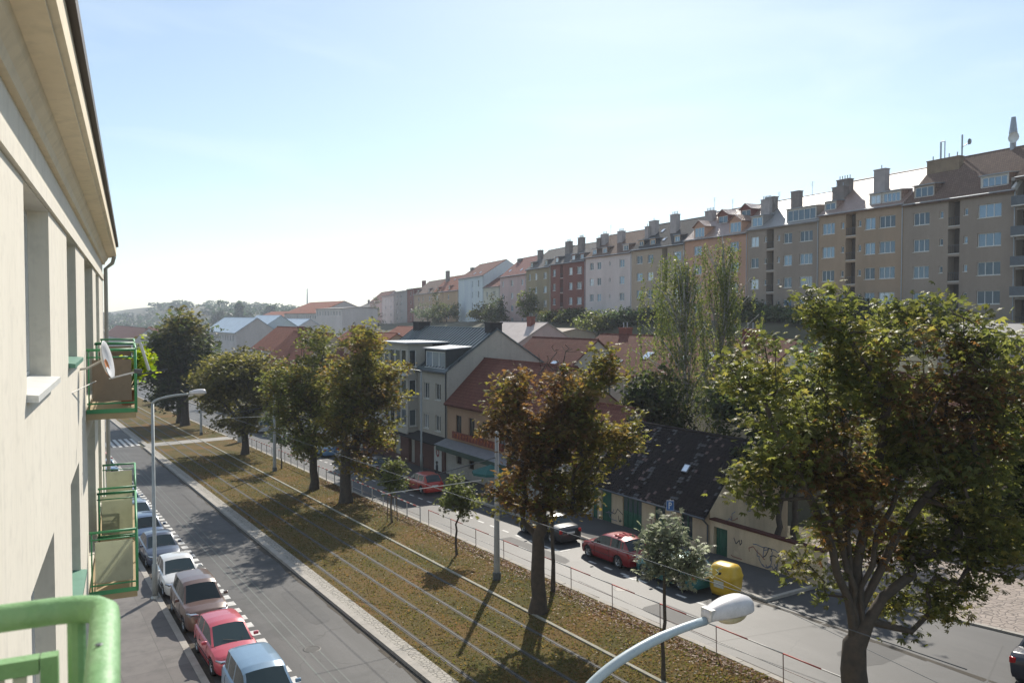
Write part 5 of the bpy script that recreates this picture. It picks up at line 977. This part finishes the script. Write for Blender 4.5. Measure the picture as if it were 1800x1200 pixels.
def car(kind, label, col, x, y, heading, group, roofcol=None, dz=0., roof_glints=False):
    """heading: direction of the bonnet, degrees from +X"""
    t_ = CT[kind]; L, Wd = t_['L'], t_['W']; hw = Wd/2; root = thing('parked_car', label, 'car', (x, y, S(y)+dz), 0, group)
    hd = Vector((math.cos(R(heading)), math.sin(R(heading)), 0)); nrm = Vector((0, SL, 1)).normalized(); xx = (hd-nrm*hd.dot(nrm)).normalized(); yy = nrm.cross(xx); root.rotation_euler = Matrix((xx, yy, nrm)).transposed().to_euler()
    pm = paint(*col); RS = (t_['roof'][0][0], t_['roof'][-1][0]); wx = (-L/2+.78, L/2-.80); wr = .31; body = MB(); glass = MB()
    st = sorted(set([i/46 for i in range(47)]+[p[0] for p in t_['roof']]+[p[0] for p in t_['belt']]+[.5+q/L+dd/L for q in wx for dd in (-.37, -.34, -.25, .25, .34, .37)]))
    def wid(s_): return hw*lin([(0, .80), (.03, .90), (.12, .975), (.3, 1), (.75, 1), (.9, .95), (.97, .84), (1, .66)], s_)
    rings = []
    for s_ in st:
        px = -L/2+L*s_; zb_ = lin(t_['belt'], s_); w0 = wid(s_); zl = .19
        for q in wx:
            d = abs(px-q)
            if d < .37: zl = max(zl, .30+math.sqrt(max(0, .37**2-d*d))*.98)
        pts = [(w0*.93, zl), (w0*.985, max(.32, zl+.015)), (w0, max(.52, zl+.03)), (w0*.985, max(zb_-.14, zl+.04)), (w0*.93, zb_-.03), (w0*.84, zb_+.005), (w0*.45, zb_+.03), (0, zb_+.04)]
        rings.append([(px, p[0], p[1]) for p in pts]+[(px, -p[0], p[1]) for p in pts[-2::-1]])
    n = len(rings[0]); vs = [p for r_ in rings for p in r_]; fs = []
    for i in range(len(rings)-1):
        for k in range(n-1): fs.append((i*n+k, i*n+k+1, (i+1)*n+k+1, (i+1)*n+k))
    fs.append(tuple(range(n))); fs.append(tuple(range((len(rings)-1)*n, len(rings)*n))[::-1]); body.mesh(vs, fs, pm); body.box(-L/2+.15, L/2-.15, -hw*.78, hw*.78, .2, .62, DARK)
    # cabin
    rs_ = [s_ for s_ in st if RS[0] <= s_ <= RS[1]]; cr = []
    for s_ in rs_:
        px = -L/2+L*s_; zr = lin(t_['roof'], s_); zb_ = lin(t_['belt'], s_); w0 = wid(s_)*.86; tt = min(1, max(0, (zr-zb_)/.45)); wtop = w0*(1-.17*tt); zs = zb_+(zr-zb_)*.9
        cr.append([(px, w0, min(zb_, zr)-.01), (px, w0-(w0-wtop)*.9, zs-.0), (px, wtop*.9, zr-.01*tt), (px, wtop*.45, zr+.022*tt), (px, 0, zr+.03*tt), (px, -wtop*.45, zr+.022*tt), (px, -wtop*.9, zr-.01*tt), (px, -(w0-(w0-wtop)*.9), zs), (px, -w0, min(zb_, zr)-.01)])
    rc = pm if roofcol is None else paint(*roofcol); mxr = max(p[1] for p in t_['roof'])
    fr = [p[0] for p in t_['roof'] if p[1] > mxr-.12]; f0, f1 = min(fr), max(fr)
    for i in range(len(cr)-1):
        s_ = (rs_[i]+rs_[i+1])/2
        for k in range(8):
            q = [cr[i][k], cr[i][k+1], cr[i+1][k+1], cr[i+1][k]]; q = q[::-1]
            if k in (0, 7):
                pil = any(abs(s_-p) < .014 for p in t_['pil'][:2]) or (s_ < f0*.9+RS[0]*.1 and kind != 'sedan') or s_ > f1+(RS[1]-f1)*.82
                (body if pil else glass).face(q, pm if pil else CGLASS)
            elif k in (1, 6): body.face(q, rc)
            else:
                if f0 <= s_ <= f1: body.face(q, rc)
                else: glass.face(q, CGLASS)
    if roof_glints:
        for k in range(9): body.obox((-L*.22+random.uniform(-.35, .3), random.uniform(-.4, .4), 1.47), (.12, .04, .02), (-.03, .1, .02), (0, 0, .025), paint('pink', (.55, .12, .13)))  # small pink blocks standing in for reflections on the rear of the roof
    for q_, nm_, an_ in ((body, 'body', 40), (glass, 'window_glass', 34)):
        bo = q_.build(nm_, root, smooth=True); bm_ = bmesh.new(); bm_.from_mesh(bo.data); bmesh.ops.remove_doubles(bm_, verts=bm_.verts, dist=.002); bmesh.ops.recalc_face_normals(bm_, faces=bm_.faces)
        bm_.to_mesh(bo.data); bm_.free(); bo.data.polygons.foreach_set('use_smooth', [True]*len(bo.data.polygons)); bo.data.set_sharp_from_angle(angle=R(an_))
    a = MB(); zw = lin(t_['belt'], .74)
    for sgn in (-1, 1):
        for s_ in (t_['pil'][1], t_['pil'][2]+.09, t_['pil'][0]+.03):
            w0 = wid(s_); px = -L/2+L*s_; zb_ = lin(t_['belt'], s_); a.tube([(px, sgn*w0*.945, zb_-.05), (px, sgn*w0*.993, zb_-.15), (px, sgn*w0*1.003, .52), (px, sgn*w0*.99, .34)], .007, DARK, 4)
        a.tube([(-L/2+L*(t_['pil'][1]+.02), sgn*hw*1.0, .76), (-L/2+L*(t_['pil'][1]+.055), sgn*hw*1.0, .76)], .014, DARK, 5); a.tube([(-L/2+L*.13, sgn*hw*1.005, .50), (L/2-L*.13, sgn*hw*1.005, .50)], .016, DARK, 5)
        a.tube([(-L/2+L*.75, sgn*hw*.75, lin(t_['belt'], .75)+.02), (-L/2+L*.955, sgn*hw*.60, lin(t_['belt'], .955)+.025)], .006, DARK, 4)
        a.tube([(-L/2+L*.735, sgn*.08+.25, zw+.06), (-L/2+L*.70, sgn*.35+.05, zw+.16)], .008, DARK, 4)
    a.tube([(L/2-L*.045, -hw*.6, lin(t_['belt'], .955)+.02), (L/2-L*.045, hw*.6, lin(t_['belt'], .955)+.02)], .007, DARK, 4)
    a.build('door_seams', root); a = MB(); zf = lin(t_['belt'], .95)
    a.box(L/2-.10, L/2+.015, -hw*.60, hw*.60, .30, .42, DARK); a.box(L/2-.16, L/2-.012, -hw*.30, hw*.30, zf-.18, zf-.10, DARK); a.build('grille', root, bevel=.01)
    for sgn in (-1, 1):
        h_ = MB(); h_.obox((L/2-.20, sgn*hw*.66, zf-.10), (.13, -sgn*.07, -.02), (.02, .15, 0), (.04, 0, .075), mat('headlight', (.55, .57, .6), .1, metal=.8)); h_.build('headlight', root, bevel=.03)
        h_ = MB(); h_.obox((-L/2+.06, sgn*hw*.74, lin(t_['belt'], .04)-.18), (.05, 0, 0), (0, .10, 0), (0, 0, .10), mat('tail_lens', (.45, .015, .015), .15)); h_.build('tail_light', root, bevel=.02)
        h_ = MB(); h_.obox((L*.16, sgn*(hw+.07), lin(t_['belt'], .66)+.07), (.05, 0, 0), (0, .09, 0), (0, 0, .06), pm); h_.build('mirror', root, bevel=.03)
    a = MB(); a.box(L/2-.02, L/2+.022, -.26, .26, .44, .54, WHITE); a.build('number_plate', root); a = MB(); a.box(-L/2-.02, -L/2+.02, -.26, .26, .60, .70, WHITE); a.build('number_plate', root)
    if 'w' not in WM:
        a = MB(); a.lathe((0, 0, 0), [(.19, -.09), (.29, -.10), (.315, -.06), (.315, .06), (.29, .10), (.19, .09)], RUBBER, 24, (0, 1, 0)); o1 = a.build('tyre', smooth=True); b_ = MB()
        b_.lathe((0, 0, 0), [(0, .05), (.05, .06), (.06, .04), (.17, .05), (.195, .085), (.2, .09)], RIM, 20, (0, 1, 0)); b_.lathe((0, 0, 0), [(0, -.05), (.05, -.06), (.06, -.04), (.17, -.05), (.195, -.085), (.2, -.09)], RIM, 20, (0, 1, 0))
        for k in range(5): t0 = k*2*math.pi/5; b_.obox((.115*math.cos(t0), .066, .115*math.sin(t0)), (.05*math.cos(t0), 0, .05*math.sin(t0)), (-.02*math.sin(t0), 0, .02*math.cos(t0)), (0, .006, 0), DARK); b_.obox((.115*math.cos(t0), -.066, .115*math.sin(t0)), (.05*math.cos(t0), 0, .05*math.sin(t0)), (-.02*math.sin(t0), 0, .02*math.cos(t0)), (0, .006, 0), DARK)
        o2 = b_.build('rim', smooth=True); WM['w'] = (o1.data, o2.data); bpy.data.objects.remove(o1); bpy.data.objects.remove(o2)
    for q in wx:
        for sgn in (-1, 1): w_ = link(WM['w'][0], 'wheel', root, (q, sgn*(hw-.13), .315)); link(WM['w'][1], 'rim', w_)
    return root
gL = 'cars parked along the near pavement'
for a_ in [('suv', 'light steel-blue car nearest at the bottom of the parked row', ('steelblue', (.17, .27, .38)), 25.2), ('hatch', 'pinkish-red hatchback with a small sunroof', ('rosered', (.50, .075, .10)), 30.4),
    ('suv', 'brown car between the pinkish-red and the white one', ('brown', (.13, .075, .055)), 35.6), ('sedan', 'white car beside the street lamp pole', ('white', (.66, .65, .62)), 41.0),
    ('sedan', 'dark navy car just beyond the white one', ('navy', (.04, .055, .09)), 46.6), ('hatch', 'deep blue car two beyond the white one', ('blue', (.06, .10, .18)), 51.6), ('sedan', 'silver-blue car three beyond the white one', ('silverblue', (.22, .28, .36)), 56.8),
    ('hatch', 'grey-blue hatchback behind the lower balcony', ('greyblue', (.14, .20, .27)), 62.0), ('sedan', 'slate car beyond the grey-blue hatchback', ('slate', (.10, .14, .18)), 67.4), ('hatch', 'medium blue hatchback near the end of the parked row', ('midblue', (.08, .15, .26)), 72.8),
    ('hatch', 'dusty blue hatchback second from the end of the parked row', ('dustblue', (.13, .20, .28)), 78.), ('hatch', 'bright red hatchback at the far end of the parked row', ('red', (.45, .03, .04)), 83.4)]:
    car(a_[0], a_[1], a_[2], 6.36+random.uniform(-.06, .06), a_[3], -90+random.uniform(-1.2, 1.2), gL)
gR = 'cars parked along the far pavement'
car('hatch', 'dark red compact car in front of the old house', ('cherry', (.25, .010, .014)), 26.4, 32.3, 90, gR, roof_glints=True)
car('hatch', 'teal car hidden behind the silvery young tree', ('teal', (.03, .16, .16)), 26.45, 27.9, 90, gR)
car('sedan', 'black car in the shade behind the rusty chestnut', ('black', (.02, .02, .022)), 26.4, 38.4, 90, gR)
car('hatch', 'bright red car outside the white shop door', ('scarlet', (.50, .03, .015)), 26.5, 55.6, 90, gR)
car('sedan', 'dark car in the shade in front of the arches', ('ink', (.03, .032, .04)), 26.5, 65.5, 90, gR)
for i, (yy, c, lb) in enumerate([(72., ('charcoal', (.05, .05, .055)), 'charcoal car seen between the chestnut trunks'), (79, ('skyblue', (.12, .25, .42)), 'sky-blue car in the shade beyond the charcoal one'), (86, ('maroon', (.2, .03, .04)), 'maroon car beside the thin olive chestnut'), (93.5, ('silver', (.45, .46, .48)), 'silver car by the end of the footpath'), (104, ('offwhite', (.5, .5, .5)), 'off-white car beyond the footpath')]):
    car('sedan' if i % 2 else 'hatch', lb, c, 26.5, yy, 90, gR)
car('sedan', 'dark blue-black car cut off by the lower right corner', ('nightblue', (.02, .022, .035)), 30.35, 13.05, 6, None)
# ------------------------------------------------------------------ yellow recycling container
yc = thing('recycling_container', 'yellow recycling container by the kerb in front of the green gate', 'recycling container', (26.95, 25.1, S(25.1)), R(10)); YL = mat('yellow_plastic', (.66, .42, .02), .4, (.58, .36, .02), 3, 30, coat=.2); a = MB()
def ring(hx, hy, z, n=28, p=4.): return [(hx*math.copysign(abs(math.cos(t))**(2/p), math.cos(t)), hy*math.copysign(abs(math.sin(t))**(2/p), math.sin(t)), z) for t in [2*math.pi*i/n for i in range(n)]]
prof = [(.56, .62, .10), (.60, .68, .35), (.64, .74, .95), (.66, .76, 1.05), (.62, .72, 1.12), (.55, .66, 1.40), (.42, .58, 1.55), (.2, .35, 1.60)]; vs = sum([ring(*p) for p in prof], []); n = 28
a.mesh(vs, [(i*n+k, i*n+(k+1) % n, (i+1)*n+(k+1) % n, (i+1)*n+k) for i in range(len(prof)-1) for k in range(n)]+[tuple(range((len(prof)-1)*n, len(prof)*n)), tuple(range(n))[::-1]], YL); a.build('shell', yc, smooth=True); yc.scale = (.9, .9, .9)
for sy in (-1, 1):
    a = MB(); a.lathe((-.2*0, sy*.655, 1.26), [(0, 0), (.11, 0), (.13, -.02)], DARK, 16, (0, sy, .35)); a.build('slot', yc)
a = MB(); a.lathe((-.585, 0, 1.26), [(0, .0), (.12, 0), (.14, -.02)], DARK, 16, (-1, 0, .35)); a.build('slot', yc)
a = MB(); a.box(-.645, -.638, -.28, .28, .5, .85, mat('label_pale', (.6, .6, .5), .6)); a.build('label_plate', yc)
for sx in (-1, 1):
    for sy in (-1, 1): a = MB(); a.tube([(sx*.42, sy*.48, 0.0), (sx*.42, sy*.48, .12)], .05, RUBBER, 10); a.build('foot', yc)
# parking sign
q = onX(1178, 888, 28.3); ps = thing('parking_sign', 'blue square parking sign with a white letter P on a pole', 'sign', (28.3, q[1], S(q[1])+.12)); hh = q[2]-S(q[1])-.12
a = MB(); a.tube([(0, 0, 0), (0, 0, hh+.3)], .03, POLE, 8); a.build('pole', ps); fd = -q[:2]/np.linalg.norm(q[:2]); an = math.atan2(-1, 0)
a = MB(); a.box(-.27, .27, -.045, -.032, hh-.27, hh+.27, mat('sign_blue', (.02, .12, .38), .4)); a.box(-.27, .27, -.0315, -.028, hh-.27, hh+.27, ZINC); pl = a.build('plate', ps)
a = MB(); WS = mat('sign_white', (.8, .8, .8), .4); f = -.049
a.box(-.11, -.05, f, -.0455, hh-.17, hh+.18, WS)
for i in range(10):
    t0, t1 = -math.pi/2+math.pi*i/10, -math.pi/2+math.pi*(i+1)/10; a.face([(-.0+rr*math.cos(t)*1.1, f, hh+.085+rr*math.sin(t)) for rr, t in ((.045, t0), (.095, t0), (.095, t1), (.045, t1))], WS)
for z in (.04, -.06): a.box(-.05, .0, f, -.0455, hh+.085+z-.0+.0, hh+.085+z+.045 if z > 0 else hh+.085+z+.02, WS)
for (p, q_) in (((-.26, -.26), (.26, -.245)), ((-.26, .245), (.26, .26)), ((-.26, -.245), (-.245, .245)), ((.245, -.245), (.26, .245))): a.box(p[0], q_[0], f, -.0455, hh+p[1], hh+q_[1], WS)
a.build('letter', pl); ps.rotation_euler = (0, 0, R(-38)); ps.scale = (.72, .72, 1); hh_ = hh
# ------------------------------------------------------------------ person by the white shop door
def person(label, x, y, rz):
    V = [(0, 0, .95), (0, 0, 1.15), (0, 0, 1.38), (0, 0, 1.50), (0, .01, 1.60), (0, .015, 1.72), (.09, 0, .92), (.10, .02, .50), (.10, -.02, .08), (.10, .12, .04), (-.09, 0, .92), (-.11, .08, .50), (-.11, -.05, .08), (-.11, .08, .04),
         (.18, 0, 1.42), (.23, .0, 1.14), (.22, .10, .90), (.22, .12, .82), (-.18, 0, 1.42), (-.23, 0, 1.14), (-.22, .10, .90), (-.22, .12, .82)]
    E_ = [(0, 1), (1, 2), (2, 3), (3, 4), (4, 5), (0, 6), (6, 7), (7, 8), (8, 9), (0, 10), (10, 11), (11, 12), (12, 13), (2, 14), (14, 15), (15, 16), (16, 17), (2, 18), (18, 19), (19, 20), (20, 21)]
    rad = [.13, .12, .14, .055, .085, .07, .09, .06, .045, .035, .09, .06, .045, .035, .06, .045, .035, .03, .06, .045, .035, .03]
    me = bpy.data.meshes.new('person'); me.from_pydata(V, E_, []); o = bpy.data.objects.new('person', me); COL.objects.link(o); s_ = o.modifiers.new('skin', 'SKIN'); o.modifiers.new('sub', 'SUBSURF').levels = 1
    for i, v in enumerate(me.skin_vertices[0].data): v.radius = (rad[i], rad[i]*.8); v.use_root = (i == 0)
    me.materials.append(mat('dark_clothes', (.04, .04, .05), .9)); o.location = (x, y, S(y)+.12); o.rotation_euler = (0, 0, rz); tag(o, label, 'person')
    a = MB(); a.lathe((0, .0, 1.66), [(.0, .12), (.06, .105), (.095, .04), (.095, -.02), (.08, -.06)], mat('dark_hair', (.03, .02, .015), .8), 14); a.build('hair', o, smooth=True)
q = gnd(768, 838); person('person in dark clothes standing by the white shop door', 28.4, onX(768, 830, 28.4)[1], R(60))
# ------------------------------------------------------------------ slope greenery, far wood
def bush(label, px, py, X, r_, h_, pal, n=900, ls=.35, name='bush', cone=False, group='trees and bushes below the apartment row'):
    P_ = onX(px, py, X); g = G(P_[0], P_[1]); b = (P_[0], P_[1], g); zc = P_[2]-g
    if cone: bl = [(0, 0, zc*.25+h_*u, r_*(1-u)+.25, r_*(1-u)+.25, h_*.22) for u in (.05, .25, .45, .65, .85)]
    else: bl = [(0, 0, max(zc, h_*.5), r_, r_, h_*.5), (r_*.5, -r_*.3, max(zc, h_*.5)*.8, r_*.7, r_*.7, h_*.4), (-r_*.4, r_*.5, max(zc, h_*.5)*.9, r_*.7, r_*.7, h_*.42)]
    tree(name, label, 'tree' if name != 'bush' else 'bush', b, max(.8, zc*.4), .15, bl, 70, n, ls, pal, group=group, spread=.5, tmpl='duo', gap=.9)
for (lb, px, py, dX, r_, h_, pal, nm, cn) in [
    ('blue-green conifer in front of the pale far houses', 660, 568, 14, 4.5, 12, 'dark', 'conifer', True), ('green bushy tree below the tan houses', 752, 556, 8, 5, 6.5, 'hill', 'leafy_tree', False), ('dark slim conifer below the orange-tan house', 768, 552, 8, 2.5, 9, 'dark', 'conifer', True),
    ('dark tree left of the tall pale blue house', 785, 556, 8, 4, 6.5, 'dark', 'leafy_tree', False), ('small yellowish tree at the foot of the pale blue house', 845, 560, 6, 2.5, 4.5, 'olive', 'leafy_tree', False), ('dark conifer at the foot of the pale yellow house', 864, 556, 7, 2.6, 7.5, 'dark', 'conifer', True),
    ('slim dark conifer left of the pink house', 879, 558, 7, 1.5, 5.5, 'dark', 'conifer', True), ('light green slender tree before the olive-tan house', 928, 548, 5, 1.9, 7, 'birch', 'leafy_tree', False), ('dark thicket below the red brick house', 985, 566, 7, 3.2, 2.6, 'dark', 'bush', False),
    ('dark thicket right of the red brick house', 1012, 567, 7, 3.1, 2.6, 'dark', 'bush', False), ('bright green bush below the pinkish-white house', 1055, 578, 12, 3.4, 3.6, 'birch', 'bush', False), ('green bush behind the long red roof', 1088, 573, 9, 2.8, 2.6, 'hill', 'bush', False), ('hedge-like green bush left of the birches', 1112, 574, 8, 2.8, 2.6, 'hill', 'bush', False),
    ('dark bush behind the birches', 1165, 574, 6, 2.8, 2.4, 'dark', 'bush', False), ('dark bush left of the loggia house', 1300, 566, 4, 2.4, 3.4, 'dark', 'bush', False), ('dark round bush below the tin-roofed house', 1335, 572, 4, 2.2, 2.2, 'dark', 'bush', False), ('dark green bush at the foot of the tan house', 1372, 572, 4, 2.2, 2.0, 'hill', 'bush', False),
    ('dark tree between the chestnut tops and the tan house', 1500, 566, 4, 2., 3., 'dark', 'leafy_tree', False), ('dark bush below the antenna house', 1560, 574, 4, 1.9, 1.8, 'dark', 'bush', False), ('dark shrub below the loggia windows of the antenna house', 1640, 574, 5, 2., 1.8, 'dark', 'bush', False), ('bush low on the slope left of the chestnut top', 1420, 576, 6, 2., 1.8, 'hill', 'bush', False)]:
    Pr, _ = ap(px); bush(lb, px, py, Pr[0]-dX, r_, h_, pal, 1100, .38, nm, cn)
for (lb, px, py, X, r_, h_, pal, nm) in [('green tree behind the strip of parked cars at far left', 250, 640, 30, 3.5, 6, 'hill', 'leafy_tree'), ('light green tree between the big dark tree and the road', 290, 705, 23.5, 2.2, 4.5, 'birch', 'leafy_tree'), ('dark tree behind the olive chestnut', 390, 690, 30, 3., 6, 'dark', 'leafy_tree'), ('green yard tree behind the old house roof', 1150, 700, 38, 2.2, 4.5, 'dark', 'leafy_tree'),
    ('dark yard tree right of the birch trunks', 1320, 690, 38, 2., 4., 'dark', 'leafy_tree'), ('added shade tree behind the big chestnut crown', 1400, 690, 37, 2.8, 5., 'dark', 'leafy_tree'), ('second added shade tree behind the big chestnut crown', 1470, 680, 41, 2.8, 5., 'hill', 'leafy_tree'), ('dark shrub behind the yard wall', 1370, 800, 35, 1.8, 2.6, 'dark', 'bush')]:  # two trees unseen behind the big chestnut, added to shade the far pavement
    bush(lb, px, py, X, r_, h_, pal, 1500, .34, nm, False, None)
wd = []; 
for k in range(520):
    az = R(random.uniform(-14, 26)); d = random.uniform(560, 1350); x, y = d*math.sin(az), d*math.cos(az); z = G(x, y); wd.append((x, y, z, random.uniform(5, 10), random.uniform(3, 8)))
B_ = np.repeat(np.array(wd), 60, 0); d = rng.normal(size=(len(B_), 3)); d /= np.linalg.norm(d, axis=1)[:, None]; pos = B_[:, :3]+d*np.stack([B_[:, 3], B_[:, 3], B_[:, 4]*.6], 1)+np.stack([0*B_[:, 3], 0*B_[:, 3], B_[:, 4]*.5], 1)
o = leaf_object('distant_wood', None, pos, rng.uniform(1.8, 3.6, len(pos)), pick('wood', len(pos)), 'duo', up=1.); tag(o, 'hazy wooded hills on the horizon', 'wood', kind='stuff')
for (lb, px, pyt, dist, r_, nm) in [('pointed conifer standing out on the far skyline', 385, 523, 650, 9, 'conifer'), ('narrow poplar on the far skyline', 421, 526, 650, 3.2, 'poplar_tree'), ('pointed tree group top on the skyline right of the poplar', 475, 527, 700, 9, 'conifer')]:
    d = ray(px, pyt); t_ = dist/(d@Fh); p = CP+d*t_; g = G(p[0], p[1]); hh = p[2]-g; b = (p[0], p[1], g)
    bl = [(0, 0, hh*(.25+.75*u)-1.5, r_*(1-u)+.9, r_*(1-u)+.9, hh*.12) for u in (0, .2, .4, .6, .8, .97)] if nm == 'conifer' else [(0, 0, hh*.35, r_, r_, hh*.3), (0, 0, hh*.7, r_*.8, r_*.8, hh*.28)]
    tree(nm, lb, 'tree', b, hh*.3, .4, bl, 60, 700, 2.2, 'wood', spread=.9, tmpl='duo', gap=.9)
# tall thin radio mast far away
p = CP+ray(540, 507)*900; g = G(p[0], p[1]); a = MB(); a.tube([(0, 0, 0), (0, 0, p[2]-g)], [1.1, .5], ZINC, 6); tag(a.build('radio_mast', None, (p[0], p[1], g)), 'thin radio mast on the horizon', 'mast')
# ------------------------------------------------------------------ grass blades and fallen leaves on the strip
n = 42000; gx = rng.uniform(12.55, 21.45, n); gy = 18+(85-18)*rng.uniform(0, 1, n)**1.7; ok = np.ones(n, bool)
for x in (12.95, 14.42, 15.72, 17.16, 18.17): ok &= np.abs(gx-x) > .12
gx, gy = gx[ok], gy[ok]; n = len(gx); PAL['blade'] = [(.5, (.085, .083, .026)), (.35, (.135, .10, .04)), (.15, (.15, .095, .042))]
tag(leaf_object('grass_tufts', None, np.stack([gx, gy, -SL*gy+.12], 1), rng.uniform(.04, .10, n), pick('blade', n), 'duo', up=-.6), 'dry grass tufts growing between the tram rails', 'grass', kind='stuff')
n = 9000; lx_ = np.where(rng.uniform(size=n) < .85, 21.4-np.abs(rng.normal(size=n))*.55, rng.uniform(18.3, 21.4, n)); ly_ = 14+50*rng.uniform(0, 1, n)**1.5; PAL['litter'] = [(.6, (.20, .085, .04)), (.4, (.24, .15, .07))]
tag(leaf_object('fallen_leaves', None, np.stack([lx_, ly_, -SL*ly_+.15], 1), rng.uniform(.05, .11, n), pick('litter', n), 'quad', up=2.5), 'fallen brown leaves along the far kerb', 'leaves', kind='stuff')
# ------------------------------------------------------------------ haze
hz_ = MB(); hz_.box(-1900, 2100, -100, 2400, -16, 75, mat('unused', (1, 1, 1)))
o = hz_.build('haze'); o.data.materials.clear(); m = bpy.data.materials.new('haze'); m.use_nodes = True; t = m.node_tree; t.nodes.clear(); pv_ = t.nodes.new('ShaderNodeVolumePrincipled'); pv_.inputs['Color'].default_value = (.80, .88, 1, 1); pv_.inputs['Density'].default_value = .00030; pv_.inputs['Anisotropy'].default_value = .3
mo = t.nodes.new('ShaderNodeOutputMaterial'); t.links.new(pv_.outputs[0], mo.inputs['Volume']); o.data.materials.append(m); o['kind'] = 'stuff'; o['label'] = 'thin pale haze over the whole street and hills'; o['category'] = 'haze'
